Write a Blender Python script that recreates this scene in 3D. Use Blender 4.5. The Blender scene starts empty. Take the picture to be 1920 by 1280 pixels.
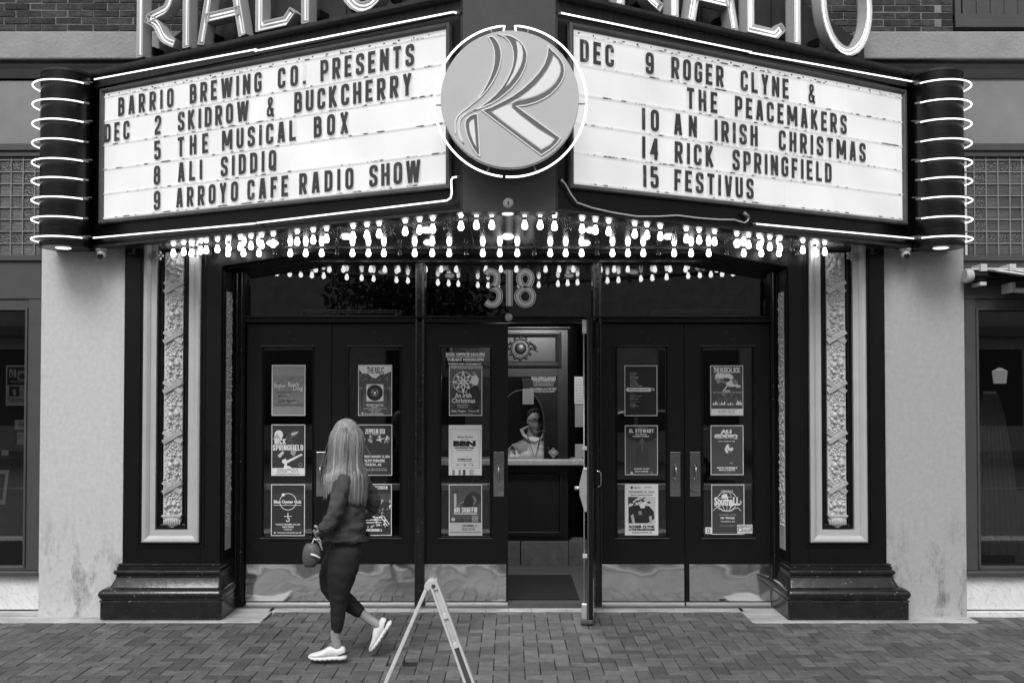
import bpy, bmesh, math, random
from mathutils import Vector, Matrix, noise
from mathutils.geometry import tessellate_polygon
R = math.radians
random.seed(7)
scn = bpy.context.scene
col = scn.collection

# ------------------------------------------------------------------ camera
F, CX, CY, TILT, CAMZ, CAMY = 1850.0, 955.0, 697.0, R(1.27), 1.8, -8.0
cd = bpy.data.cameras.new('camera'); cam = bpy.data.objects.new('camera', cd); col.objects.link(cam)
cam.location = (0, CAMY, CAMZ); cam.rotation_euler = (R(90) + TILT, 0, 0)
cd.sensor_width = 36; cd.lens = 36 * F / 1920; cd.shift_x = (960 - CX) / 1920; cd.shift_y = (CY - 640) / 1920
cd.clip_start = .1; cd.clip_end = 400
scn.camera = cam

# ------------------------------------------------------------------ sky and sun
w = bpy.data.worlds.new('World'); scn.world = w; w.use_nodes = True
nt = w.node_tree; bg = nt.nodes['Background']
sky = nt.nodes.new('ShaderNodeTexSky'); sky.sky_type = 'NISHITA'; sky.sun_disc = False
sky.sun_elevation = R(48); sky.sun_rotation = R(180 + 14)
sky.dust_density = 3.0
bw = nt.nodes.new('ShaderNodeRGBToBW')
nt.links.new(sky.outputs[0], bw.inputs[0]); nt.links.new(bw.outputs[0], bg.inputs['Color'])
bg.inputs['Strength'].default_value = 0.15
sd = bpy.data.lights.new('sun', 'SUN'); sd.energy = 1.45; sd.angle = R(25); sd.color = (1, 1, 1)
sun = bpy.data.objects.new('sun', sd); col.objects.link(sun)
sun.rotation_euler = (R(42), 0, R(-14))
scn.view_settings.view_transform = 'Standard'; scn.view_settings.look = 'None'
scn.view_settings.gamma = 1; scn.view_settings.use_curve_mapping = False
scn.view_settings.exposure = 0.0
try:
    scn.cycles.use_denoising = True
    scn.cycles.max_bounces = 7; scn.cycles.glossy_bounces = 4; scn.cycles.transmission_bounces = 6
    scn.cycles.transparent_max_bounces = 12; scn.cycles.sample_clamp_indirect = 6
    scn.cycles.caustics_reflective = False; scn.cycles.caustics_refractive = False
except Exception:
    pass

# ------------------------------------------------------------------ placing helpers
ct, st = math.cos(TILT), math.sin(TILT)
def ray(px, py):
    a, b = (px - CX) / F, (CY - py) / F
    return Vector((a, ct - b * st, st + b * ct))
def at(px, py, Y):
    d = ray(px, py); k = (Y - CAMY) / d.y
    return Vector((d.x * k, Y, CAMZ + d.z * k))
def xat(px, Y): return at(px, 738, Y).x
def zat(py, Y): return at(CX, py, Y).z

# ------------------------------------------------------------------ materials
def lin(v):
    v = v / 255.0
    return v / 12.92 if v <= .04045 else ((v + .055) / 1.055) ** 2.4
def mat(name, base, rough=.6, metal=0., bump=0., bscale=60., var=0., vscale=3., spec=.5, emit=0., coat=0., island=0., detail=4., stretch=None, alpha=None, speck=0., world=False):
    m = bpy.data.materials.new(name); m.use_nodes = True
    t = m.node_tree; p = t.nodes['Principled BSDF']
    p.inputs['Base Color'].default_value = (base, base, base, 1)
    p.inputs['Roughness'].default_value = rough; p.inputs['Metallic'].default_value = metal
    p.inputs['Specular IOR Level'].default_value = spec
    p.inputs['Coat Weight'].default_value = coat
    co = None
    def coords():
        nonlocal co
        if co is None:
            if world: tc = t.nodes.new('ShaderNodeNewGeometry'); co = tc.outputs['Position']
            else: tc = t.nodes.new('ShaderNodeTexCoord'); co = tc.outputs['Object']
            if stretch:
                mp = t.nodes.new('ShaderNodeMapping'); mp.inputs['Scale'].default_value = stretch
                t.links.new(co, mp.inputs[0]); co = mp.outputs[0]
        return co
    val = None
    def chain(sock, op, a, b=None):
        n = t.nodes.new('ShaderNodeMath'); n.operation = op
        if sock is None: n.inputs[0].default_value = a
        else: t.links.new(sock, n.inputs[0])
        if b is not None:
            if hasattr(b, 'is_linked') or not isinstance(b, (int, float)): t.links.new(b, n.inputs[1])
            else: n.inputs[1].default_value = b
        return n.outputs[0]
    if var or island or speck:
        val = None
        cur = chain(None, 'MULTIPLY', base, 1.0)
        if var:
            n = t.nodes.new('ShaderNodeTexNoise'); n.inputs['Scale'].default_value = vscale; n.inputs['Detail'].default_value = 6; n.inputs['Roughness'].default_value = .65
            t.links.new(coords(), n.inputs['Vector'])
            r = t.nodes.new('ShaderNodeMapRange'); r.inputs[1].default_value = .3; r.inputs[2].default_value = .7
            r.inputs[3].default_value = 1 - var; r.inputs[4].default_value = 1 + var
            t.links.new(n.outputs['Fac'], r.inputs[0]); cur = chain(cur, 'MULTIPLY', 0, r.outputs[0])
        if island:
            g = t.nodes.new('ShaderNodeNewGeometry'); r = t.nodes.new('ShaderNodeMapRange')
            r.inputs[3].default_value = 1 - island; r.inputs[4].default_value = 1 + island
            oi = t.nodes.new('ShaderNodeObjectInfo')
            s = chain(g.outputs['Random Per Island'], 'ADD', 0, oi.outputs['Random']); s = chain(s, 'FRACT', 0)
            t.links.new(s, r.inputs[0]); cur = chain(cur, 'MULTIPLY', 0, r.outputs[0])
        if speck:
            n = t.nodes.new('ShaderNodeTexNoise'); n.inputs['Scale'].default_value = 55; n.inputs['Detail'].default_value = 2
            t.links.new(coords(), n.inputs['Vector'])
            r = t.nodes.new('ShaderNodeMapRange'); r.inputs[1].default_value = .70; r.inputs[2].default_value = .76; r.inputs[3].default_value = 0; r.inputs[4].default_value = speck
            t.links.new(n.outputs['Fac'], r.inputs[0]); cur = chain(cur, 'ADD', 0, r.outputs[0])
        t.links.new(cur, p.inputs['Base Color'])
    if bump:
        n = t.nodes.new('ShaderNodeTexNoise'); n.inputs['Scale'].default_value = bscale; n.inputs['Detail'].default_value = detail
        t.links.new(coords(), n.inputs['Vector'])
        b = t.nodes.new('ShaderNodeBump'); b.inputs['Strength'].default_value = min(1, bump); b.inputs['Distance'].default_value = .004 if bump <= 1 else .004 * bump
        t.links.new(n.outputs['Fac'], b.inputs['Height']); t.links.new(b.outputs[0], p.inputs['Normal'])
    if emit:
        p.inputs['Emission Color'].default_value = (1, 1, 1, 1); p.inputs['Emission Strength'].default_value = emit
    return m
_pm = {}
def pr(g, rough=.55):                       # a printed grey (0-255 as it looks on paper)
    g = int(g)
    if (g, rough) not in _pm: _pm[(g, rough)] = mat('print_grey_%d' % g, min(.9, lin(g) * 1.75), rough)
    return _pm[(g, rough)]
def glassmat(name, tint=.9, rough=0., refl=1., wave=0.):
    m = bpy.data.materials.new(name); m.use_nodes = True; t = m.node_tree; t.nodes.clear()
    o = t.nodes.new('ShaderNodeOutputMaterial'); mx = t.nodes.new('ShaderNodeMixShader')
    fr = t.nodes.new('ShaderNodeFresnel'); fr.inputs[0].default_value = 1.5
    mu = t.nodes.new('ShaderNodeMath'); mu.operation = 'MULTIPLY'; mu.inputs[1].default_value = refl; mu.use_clamp = True
    tr = t.nodes.new('ShaderNodeBsdfTransparent'); tr.inputs[0].default_value = (tint, tint, tint, 1)
    gl = t.nodes.new('ShaderNodeBsdfGlossy'); gl.inputs['Roughness'].default_value = rough
    if wave:
        n = t.nodes.new('ShaderNodeTexNoise'); n.inputs['Scale'].default_value = 2.5; n.inputs['Detail'].default_value = 1
        b = t.nodes.new('ShaderNodeBump'); b.inputs['Strength'].default_value = .5; b.inputs['Distance'].default_value = wave
        t.links.new(n.outputs['Fac'], b.inputs['Height']); t.links.new(b.outputs[0], gl.inputs['Normal'])
    t.links.new(fr.outputs[0], mu.inputs[0]); t.links.new(mu.outputs[0], mx.inputs[0])
    t.links.new(tr.outputs[0], mx.inputs[1]); t.links.new(gl.outputs[0], mx.inputs[2]); t.links.new(mx.outputs[0], o.inputs[0])
    return m

M = {}
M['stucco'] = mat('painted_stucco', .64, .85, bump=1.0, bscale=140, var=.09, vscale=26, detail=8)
M['stucco_r'] = mat('painted_stucco_shade', .46, .85, bump=1.0, bscale=140, var=.09, vscale=26, detail=8)  # darker copy of the stucco: shade on the right pier put into its colour
M['band'] = mat('rough_band_stucco', .34, .9, bump=1.6, bscale=45, var=.12, vscale=4, detail=6)
M['black'] = mat('black_gloss_paint', .006, .33, spec=.3, bump=.12, bscale=30, var=.2, vscale=8, speck=.03)
M['glossy_black'] = mat('thick_black_enamel', .014, .2, spec=.6, bump=.5, bscale=18, var=.5, vscale=9, speck=.3)
M['door'] = mat('black_door_paint', .005, .42, spec=.3, bump=.5, bscale=110, var=.7, vscale=60, speck=.03)
M['fascia'] = mat('black_metal_fascia', .004, .28, spec=.25, bump=.3, bscale=8, var=.4, vscale=6, stretch=(1, 1, 6))
M['soot'] = mat('streaked_black_metal', .02, .55, bump=.5, bscale=30, var=.75, vscale=7, stretch=(4, 4, .7))
M['parapet'] = mat('dark_grey_metal_panel', .035, .5, var=.25, vscale=5, bump=.15)
M['centre'] = mat('grey_metal_face', .032, .5, var=.18, vscale=4, bump=.2, bscale=90)
M['frame'] = mat('grey_metal_frame', .08, .45, var=.25, vscale=9, bump=.2)
M['silver'] = mat('silver_paint', .52, .45, metal=.1, var=.06, vscale=5, bump=.15, bscale=90)
M['relief'] = mat('silver_plaster_relief', .60, .5, metal=.1, bump=.3, bscale=150, var=.12, vscale=30)
M['alu'] = mat('worn_aluminium', .62, .38, metal=.6, var=.15, vscale=20, bump=.15, stretch=(.3, 1, 1))
M['chrome'] = mat('polished_steel', .66, .12, metal=1, bump=.3, bscale=12)
M['kick'] = mat('mirror_kick_plate', .97, .09, metal=1, bump=3.5, bscale=3.0, detail=1.5, var=.06, vscale=20)
M['white'] = mat('white_plastic', .62, .45, var=.12, vscale=12)
M['marble'] = mat('white_marble', .86, .35, var=.10, vscale=9, bump=.05)
M['stone'] = mat('pale_stone_slab', .50, .7, bump=.5, bscale=70, var=.35, vscale=7, stretch=(.35, 1, 1))
M['paver'] = mat('brick_paver', .128, .72, bump=2.2, bscale=70, var=.32, vscale=11, island=.34, detail=10, world=True)
M['joint'] = mat('sandy_joint', .02, .95, bump=1, bscale=200, var=.4, vscale=3)
M['brick'] = mat('dark_brick', .036, .8, bump=2.5, bscale=60, var=.6, vscale=14, island=.45, detail=8, world=True)
M['mortar'] = mat('dark_mortar', .22, .95, bump=1, bscale=120, var=.3)
M['trimgrey'] = mat('grey_window_paint', .07, .5, var=.1, vscale=6, bump=.2)
M['panelgrey'] = mat('grey_panel_paint', .24, .55, var=.14, vscale=3, bump=.2)
M['gblock'] = mat('ribbed_prism_glass', .085, .22, spec=.7, bump=1.2, bscale=40, stretch=(.4, 1, 4), var=.3, vscale=5, island=.25)
M['gpebble'] = mat('pebbled_prism_glass', .05, .15, spec=.9, bump=3, bscale=75, var=.9, vscale=90)
M['lead'] = mat('lead_came', .24, .45, var=.2)
M['neon'] = mat('lit_neon_tube', .8, .3, emit=2.0)
M['neonmid'] = mat('channel_neon_tube', .8, .3, emit=1.5)
M['neonlow'] = mat('dim_neon_tube', .75, .3, emit=.75)
M['ceramic'] = mat('pale_cable', .6, .4)
M['insul'] = mat('tube_end', .25, .4)
M['bulb_on'] = mat('lit_bulb_glass', .8, .2, emit=8)
M['bulb_off'] = glassmat('clear_bulb_glass', .72, .02, 1.6)
M['bulb_base'] = mat('bulb_socket', .03, .4)
M['lamp_on'] = mat('lit_downlight', .8, .3, emit=1.6)
M['glass'] = glassmat('door_glass', .80, 0, 2.3, .0006)
M['glass3'] = glassmat('booth_window_glass', .9, 0, .35)
M['glass2'] = glassmat('transom_glass', .55, 0, 2.6, .0006)
M['disc'] = mat('pale_painted_disc', .56, .5, var=.03, vscale=6, bump=.1)
M['dark'] = mat('dark_interior', .02, .7, var=.3)
M['wood'] = mat('dark_lobby_wood', .009, .42, var=.4, vscale=6, stretch=(1, 1, .2), bump=.2)
M['mat'] = mat('dark_entrance_mat', .012, .95, bump=1.5, bscale=160)
M['lobbyfloor'] = mat('grey_lobby_floor', .11, .4, var=.15)
M['skin'] = mat('skin', .34, .5, var=.06, vscale=10)
M['leggings'] = mat('dark_leggings', .011, .75, bump=.3, bscale=60, var=.2, vscale=9)
M['jacket'] = mat('grey_jacket', .066, .85, bump=1.2, bscale=90, var=.4, vscale=9)
M['hair'] = mat('blonde_hair', .24, .42, bump=.6, bscale=40, stretch=(9, 9, .5), var=.5, vscale=5, island=.38)
M['hairdark'] = mat('dark_hair', .03, .6, bump=1, bscale=120, var=.3, vscale=20)
M['beard'] = mat('greying_beard', .20, .8, bump=1, bscale=150, var=.5, vscale=60)
M['shoe'] = mat('white_shoe_mesh', .85, .6, bump=.5, bscale=160, var=.06, vscale=25)
M['sole'] = mat('white_rubber_sole', .9, .5)
M['bag'] = mat('grey_soft_bag', .10, .45, bump=.4, bscale=30, var=.3)
M['hoodie'] = mat('pale_hoodie', .8, .85, bump=.6, bscale=60, var=.12, vscale=9)
M['lobbymarble'] = mat('grey_lobby_marble', .17, .35, var=.25, vscale=12)
M['cart'] = mat('dark_bronze_relief', .05, .4, metal=.4)
M['ctr'] = mat('granite_counter', .40, .35, var=.25, vscale=40)

# soffit: rippled mirror-like metal
def soffit_mat():
    m = mat('rippled_mirror_soffit', .62, .12, metal=.8)
    t = m.node_tree; p = t.nodes['Principled BSDF']; tc = t.nodes.new('ShaderNodeTexCoord')
    mp = t.nodes.new('ShaderNodeMapping'); mp.inputs['Scale'].default_value = (3, 9, 1)
    n = t.nodes.new('ShaderNodeTexNoise'); n.inputs['Scale'].default_value = 1.6; n.inputs['Detail'].default_value = 2
    b = t.nodes.new('ShaderNodeBump'); b.inputs['Strength'].default_value = .6; b.inputs['Distance'].default_value = .0012
    t.links.new(tc.outputs['Object'], mp.inputs[0]); t.links.new(mp.outputs[0], n.inputs['Vector'])
    t.links.new(n.outputs['Fac'], b.inputs['Height']); t.links.new(b.outputs[0], p.inputs['Normal'])
    return m
M['soffit'] = soffit_mat()
# back-lit sign panel
def panel_mat(name, e):
    m = mat(name, .55, .4); t = m.node_tree; p = t.nodes['Principled BSDF']
    tc = t.nodes.new('ShaderNodeTexCoord'); n = t.nodes.new('ShaderNodeTexNoise'); n.inputs['Scale'].default_value = 2.2; n.inputs['Detail'].default_value = 5
    r = t.nodes.new('ShaderNodeMapRange'); r.inputs[1].default_value = .3; r.inputs[2].default_value = .7; r.inputs[3].default_value = e * .80; r.inputs[4].default_value = e * 1.10
    t.links.new(tc.outputs['Object'], n.inputs['Vector']); t.links.new(n.outputs['Fac'], r.inputs[0])
    p.inputs['Emission Color'].default_value = (1, 1, 1, 1); t.links.new(r.outputs[0], p.inputs['Emission Strength'])
    return m
M['panelL'] = panel_mat('backlit_white_panel', .47); M['panelR'] = panel_mat('backlit_white_panel_dimmer', .49)
# worn black letter: paint rubbed thin in patches lets the light through
def worn(name, lo, hi, base):
    m = bpy.data.materials.new(name); m.use_nodes = True; t = m.node_tree; p = t.nodes['Principled BSDF']
    p.inputs['Base Color'].default_value = (base, base, base, 1); p.inputs['Roughness'].default_value = .5
    out = t.nodes['Material Output']; mx = t.nodes.new('ShaderNodeMixShader'); tr = t.nodes.new('ShaderNodeBsdfTransparent')
    g = t.nodes.new('ShaderNodeNewGeometry'); n = t.nodes.new('ShaderNodeTexNoise'); n.inputs['Scale'].default_value = 17; n.inputs['Detail'].default_value = 5
    r = t.nodes.new('ShaderNodeMapRange'); r.inputs[1].default_value = .52; r.inputs[2].default_value = .78; r.inputs[3].default_value = lo; r.inputs[4].default_value = hi
    t.links.new(g.outputs['Position'], n.inputs['Vector']); t.links.new(n.outputs['Fac'], r.inputs[0]); t.links.new(r.outputs[0], mx.inputs[0])
    t.links.new(p.outputs[0], mx.inputs[1]); t.links.new(tr.outputs[0], mx.inputs[2]); t.links.new(mx.outputs[0], out.inputs[0])
    return m
M['letter'] = worn('worn_black_letter', .0, .55, .05)
M['plate'] = worn('clear_letter_plate', .93, .97, .4)
M['rail'] = worn('grimy_glowing_rail', .0, .0, .5)
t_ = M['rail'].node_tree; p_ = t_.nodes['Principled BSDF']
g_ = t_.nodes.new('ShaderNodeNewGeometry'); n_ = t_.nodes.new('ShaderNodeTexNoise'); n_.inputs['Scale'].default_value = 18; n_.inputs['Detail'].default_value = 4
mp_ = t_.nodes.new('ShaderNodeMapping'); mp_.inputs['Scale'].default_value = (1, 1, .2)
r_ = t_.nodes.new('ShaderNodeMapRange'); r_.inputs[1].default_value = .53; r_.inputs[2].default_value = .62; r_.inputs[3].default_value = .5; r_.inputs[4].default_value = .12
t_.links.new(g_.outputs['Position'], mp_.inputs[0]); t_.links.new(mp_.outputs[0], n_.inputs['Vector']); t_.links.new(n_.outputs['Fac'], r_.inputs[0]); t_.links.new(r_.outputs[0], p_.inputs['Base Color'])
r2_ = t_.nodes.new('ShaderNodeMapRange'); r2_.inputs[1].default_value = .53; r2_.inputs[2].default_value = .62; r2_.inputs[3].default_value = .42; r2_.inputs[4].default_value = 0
t_.links.new(n_.outputs['Fac'], r2_.inputs[0]); t_.links.new(r2_.outputs[0], p_.inputs['Emission Strength']); p_.inputs['Emission Color'].default_value = (1, 1, 1, 1)  # clean stretches glow, standing in for panel light through the rail
# stained stucco (scuffs low on the wall)
def stain(m):
    t = m.node_tree; p = t.nodes['Principled BSDF']; g = t.nodes.new('ShaderNodeNewGeometry')
    sp = t.nodes.new('ShaderNodeSeparateXYZ'); t.links.new(g.outputs['Position'], sp.inputs[0])
    r = t.nodes.new('ShaderNodeMapRange'); r.inputs[1].default_value = .95; r.inputs[2].default_value = .35; t.links.new(sp.outputs[2], r.inputs[0])
    n = t.nodes.new('ShaderNodeTexNoise'); n.inputs['Scale'].default_value = 5; n.inputs['Detail'].default_value = 10; n.inputs['Roughness'].default_value = .8
    mp = t.nodes.new('ShaderNodeMapping'); mp.inputs['Scale'].default_value = (1.3, 1, .5); t.links.new(g.outputs['Position'], mp.inputs[0]); t.links.new(mp.outputs[0], n.inputs['Vector'])
    r2 = t.nodes.new('ShaderNodeMapRange'); r2.inputs[1].default_value = .50; r2.inputs[2].default_value = .68; t.links.new(n.outputs['Fac'], r2.inputs[0])
    mu = t.nodes.new('ShaderNodeMath'); mu.operation = 'MULTIPLY'; t.links.new(r.outputs[0], mu.inputs[0]); t.links.new(r2.outputs[0], mu.inputs[1])
    mx = t.nodes.new('ShaderNodeMix'); mx.data_type = 'RGBA'
    src = p.inputs['Base Color'].links[0].from_socket
    t.links.new(mu.outputs[0], mx.inputs[0]); t.links.new(src, mx.inputs[6]); mx.inputs[7].default_value = (.14, .14, .14, 1)
    t.links.new(mx.outputs[2], p.inputs['Base Color'])
stain(M['stucco']); stain(M['stucco_r'])
def veins(m, s=3.0, dark=.2):
    t = m.node_tree; p = t.nodes['Principled BSDF']; g = t.nodes.new('ShaderNodeNewGeometry')
    wv = t.nodes.new('ShaderNodeTexWave'); wv.inputs['Scale'].default_value = s; wv.inputs['Distortion'].default_value = 14; wv.inputs['Detail'].default_value = 4; wv.wave_type = 'BANDS'; wv.bands_direction = 'DIAGONAL'
    t.links.new(g.outputs['Position'], wv.inputs['Vector'])
    r = t.nodes.new('ShaderNodeMapRange'); r.inputs[1].default_value = 0; r.inputs[2].default_value = .06; r.inputs[3].default_value = .5; r.inputs[4].default_value = 0
    t.links.new(wv.outputs['Fac'], r.inputs[0]); mx = t.nodes.new('ShaderNodeMix'); mx.data_type = 'RGBA'
    src = p.inputs['Base Color'].links[0].from_socket
    t.links.new(r.outputs[0], mx.inputs[0]); t.links.new(src, mx.inputs[6]); mx.inputs[7].default_value = (dark, dark, dark, 1); t.links.new(mx.outputs[2], p.inputs['Base Color'])
veins(M['marble'], 8.0, .5)

# ------------------------------------------------------------------ mesh builder
class MB:
    def __init__(s): s.v = []; s.f = []
    def add(s, vs, fs):
        o = len(s.v); s.v += [tuple(x) for x in vs]; s.f += [tuple(i + o for i in f) for f in fs]; return s
    def box(s, x0, x1, y0, y1, z0, z1):
        x0, x1 = min(x0, x1), max(x0, x1); y0, y1 = min(y0, y1), max(y0, y1); z0, z1 = min(z0, z1), max(z0, z1)
        return s.add([(x0, y0, z0), (x1, y0, z0), (x1, y1, z0), (x0, y1, z0), (x0, y0, z1), (x1, y0, z1), (x1, y1, z1), (x0, y1, z1)],
                     [(0, 3, 2, 1), (4, 5, 6, 7), (0, 1, 5, 4), (1, 2, 6, 5), (2, 3, 7, 6), (3, 0, 4, 7)])
    def prism(s, poly, z0, z1, axis='z'):       # polygon extruded; axis z: poly in xy; axis y: poly in xz, extruded y0..y1
        n = len(poly)
        tris = tessellate_polygon([[Vector((p[0], p[1], 0)) for p in poly]])
        if axis == 'z': P = lambda p, h: (p[0], p[1], h)
        elif axis == 'y': P = lambda p, h: (p[0], h, p[1])
        else: P = lambda p, h: (h, p[0], p[1])
        vs = [P(p, z0) for p in poly] + [P(p, z1) for p in poly]
        fs = [tuple(t) for t in tris] + [tuple(i + n for i in reversed(t)) for t in tris]
        fs += [(i, (i + 1) % n, (i + 1) % n + n, i + n) for i in range(n)]
        return s.add(vs, fs)
    def tube(s, path, r, n=8, closed=False, cap=True):
        P = [Vector(p) for p in path]; m = len(P); rs = r if isinstance(r, (list, tuple)) else [r] * m
        up = None; rings = []
        for i in range(m):
            a = P[i - 1] if (i or closed) else P[i]; b = P[(i + 1) % m] if (i < m - 1 or closed) else P[i]
            d = (b - a).normalized()
            if up is None:
                up = Vector((0, 0, 1)) if abs(d.z) < .9 else Vector((1, 0, 0))
            x = d.cross(up)
            if x.length < 1e-6: x = d.orthogonal()
            x.normalize(); y = x.cross(d).normalized(); up = y
            rings.append([P[i] + (x * math.cos(2 * math.pi * k / n) + y * math.sin(2 * math.pi * k / n)) * rs[i] for k in range(n)])
        vs = [v for rg in rings for v in rg]; fs = []
        for i in range(m if closed else m - 1):
            j = (i + 1) % m
            for k in range(n): fs.append((i * n + k, i * n + (k + 1) % n, j * n + (k + 1) % n, j * n + k))
        if cap and not closed: fs += [tuple(range(n))[::-1], tuple((m - 1) * n + k for k in range(n))]
        return s.add(vs, fs)
    def lathe(s, prof, c=(0, 0, 0), n=16, axis='z', sx=1, sy=1):
        vs = []; m = len(prof)
        for (r, h) in prof:
            for k in range(n):
                a = 2 * math.pi * k / n; x, y = r * math.cos(a) * sx, r * math.sin(a) * sy
                if axis == 'z': q = (x, y, h)
                elif axis == 'y': q = (x, h, y)
                else: q = (h, x, y)
                vs.append((q[0] + c[0], q[1] + c[1], q[2] + c[2]))
        fs = [(i * n + k, i * n + (k + 1) % n, (i + 1) * n + (k + 1) % n, (i + 1) * n + k) for i in range(m - 1) for k in range(n)]
        fs += [tuple(range(n))[::-1], tuple((m - 1) * n + k for k in range(n))]
        return s.add(vs, fs)
    def ball(s, c, rx, ry, rz, n=10, m=7, rot=None):
        vs = []; 
        for i in range(1, m):
            t = math.pi * i / m
            for k in range(n):
                a = 2 * math.pi * k / n
                vs.append(Vector((rx * math.sin(t) * math.cos(a), ry * math.sin(t) * math.sin(a), rz * math.cos(t))))
        vs += [Vector((0, 0, rz)), Vector((0, 0, -rz))]
        if rot is not None: vs = [rot @ v for v in vs]
        vs = [v + Vector(c) for v in vs]; L = (m - 1) * n
        fs = [(i * n + k, i * n + (k + 1) % n, (i + 1) * n + (k + 1) % n, (i + 1) * n + k) for i in range(m - 2) for k in range(n)]
        fs += [(L, (k + 1) % n, k) for k in range(n)] + [(L + 1, (m - 2) * n + k, (m - 2) * n + (k + 1) % n) for k in range(n)]
        return s.add(vs, fs)
    def loft(s, rings, cap=True, closed=True):
        n = len(rings[0]); vs = [v for r in rings for v in r]; fs = []
        for i in range(len(rings) - 1):
            for k in range(n if closed else n - 1): fs.append((i * n + k, i * n + (k + 1) % n, (i + 1) * n + (k + 1) % n, (i + 1) * n + k))
        if cap: fs += [tuple(range(n))[::-1], tuple((len(rings) - 1) * n + k for k in range(n))]
        return s.add(vs, fs)
    def ribbon(s, path, w, y0, y1, closed=False, off=0., ends=0.):   # path in xz, width w, extruded y0..y1
        L, Rr = offset_pair(path, w, closed, off, ends); n = len(L)
        vs = [(p[0], y0, p[1]) for p in L] + [(p[0], y0, p[1]) for p in Rr] + [(p[0], y1, p[1]) for p in L] + [(p[0], y1, p[1]) for p in Rr]
        fs = []
        for i in range(n if closed else n - 1):
            j = (i + 1) % n
            fs += [(i, j, n + j, n + i), (2 * n + i, 3 * n + i, 3 * n + j, 2 * n + j), (i, 2 * n + i, 2 * n + j, j), (n + i, n + j, 3 * n + j, 3 * n + i)]
        if not closed: fs += [(0, n, 3 * n, 2 * n), (n - 1, 3 * n - 1, 4 * n - 1, 2 * n - 1)]
        return s.add(vs, fs)
    def xf(s, mtx): s.v = [tuple(mtx @ Vector(v)) for v in s.v]; return s
    def build(s, name, m, parent=None, smooth=False, bevel=0, mesh_only=False, auto=None):
        me = bpy.data.meshes.new(name); me.from_pydata(s.v, [], s.f); me.validate()
        b = bmesh.new(); b.from_mesh(me); bmesh.ops.recalc_face_normals(b, faces=b.faces); b.to_mesh(me); b.free()
        if m is not None: me.materials.append(m)
        if smooth or auto:
            me.shade_smooth()
            if auto: me.set_sharp_from_angle(angle=R(auto))
        if mesh_only: return me
        return link(name, me, parent, bevel)
def link(name, me, parent=None, bevel=0, loc=None, rz=None):
    o = bpy.data.objects.new(name, me); col.objects.link(o)
    if parent is not None: o.parent = parent; o.matrix_parent_inverse = parent.matrix_basis.inverted() if loc is None else Matrix.Identity(4)
    if loc is not None: o.location = loc
    if rz is not None: o.rotation_euler.z = rz
    if bevel:
        md = o.modifiers.new('bevel', 'BEVEL'); md.width = bevel; md.segments = 2; md.limit_method = 'ANGLE'; md.angle_limit = R(40)
    return o
def offset_pair(path, w, closed, off=0., ends=0.):
    P = [Vector((p[0], p[1])) for p in path]; n = len(P); L = []; Rr = []
    if ends and not closed:
        P[0] = P[0] - (P[1] - P[0]).normalized() * ends; P[-1] = P[-1] + (P[-1] - P[-2]).normalized() * ends
    for i in range(n):
        a = (P[i] - P[i - 1]).normalized() if (i or closed) else (P[1] - P[0]).normalized()
        b = (P[(i + 1) % n] - P[i]).normalized() if (i < n - 1 or closed) else a
        na, nb = Vector((-a.y, a.x)), Vector((-b.y, b.x)); m = na + nb
        if m.length < 1e-5: m = na
        m.normalize(); k = 1 / max(.35, m.dot(na))
        L.append(P[i] + m * (off + w / 2) * k); Rr.append(P[i] + m * (off - w / 2) * k)
    return L, Rr
def fil(pts, closed=False, seg=4):               # (x,z[,r]) points with rounded corners
    out = []; n = len(pts)
    for i, p in enumerate(pts):
        r = p[2] if len(p) > 2 else 0
        if r <= 0 or (not closed and i in (0, n - 1)): out.append((p[0], p[1])); continue
        a = Vector(pts[i - 1][:2]); b = Vector(p[:2]); c = Vector(pts[(i + 1) % n][:2])
        u = (a - b); v = (c - b); r = min(r, u.length * .5, v.length * .5)
        u.normalize(); v.normalize(); s0 = b + u * r; s1 = b + v * r
        for k in range(seg + 1):
            t = k / seg; q = s0 * (1 - t) ** 2 + b * 2 * t * (1 - t) + s1 * t * t; out.append((q.x, q.y))
    res = [out[0]]
    for p in out[1:]:
        if abs(p[0] - res[-1][0]) + abs(p[1] - res[-1][1]) > 1e-4: res.append(p)
    if closed and abs(res[0][0] - res[-1][0]) + abs(res[0][1] - res[-1][1]) < 1e-4: res.pop()
    return res
def frame_loft(x0, x1, z0, z1, prof, open_top=False):   # mitred frame; prof = [(inset, y)]
    mb = MB(); n = len(prof)
    cs = [lambda o: (x0 + o, z0 + o), lambda o: (x1 - o, z0 + o), lambda o: (x1 - o, z1 - (0 if open_top else o)), lambda o: (x0 + o, z1 - (0 if open_top else o))]
    order = [3, 0, 1, 2] if open_top else [0, 1, 2, 3]
    vs = []
    for k in order:
        for (o, y) in prof:
            x, z = cs[k](o); vs.append((x, y, z))
    fs = []; m = 4
    for i in range(3 if open_top else 4):
        j = (i + 1) % m
        for a in range(n):
            b = (a + 1) % n; fs.append((i * n + a, j * n + a, j * n + b, i * n + b))
    if open_top: fs += [tuple(range(n)), tuple(3 * n + a for a in range(n))[::-1]]
    return mb.add(vs, fs)
def tag(o, label=None, cat=None, group=None, kind=None):
    if label: o['label'] = label
    if cat: o['category'] = cat
    if group: o['group'] = group
    if kind: o['kind'] = kind
    return o
def empty(name, loc=(0, 0, 0), label=None, cat=None, group=None, parent=None):
    o = bpy.data.objects.new(name, None); col.objects.link(o); o.location = loc; o.empty_display_size = .1
    if parent is not None: o.parent = parent; o.matrix_parent_inverse = parent.matrix_basis.inverted()
    return tag(o, label, cat, group)
_tx = {}
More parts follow.
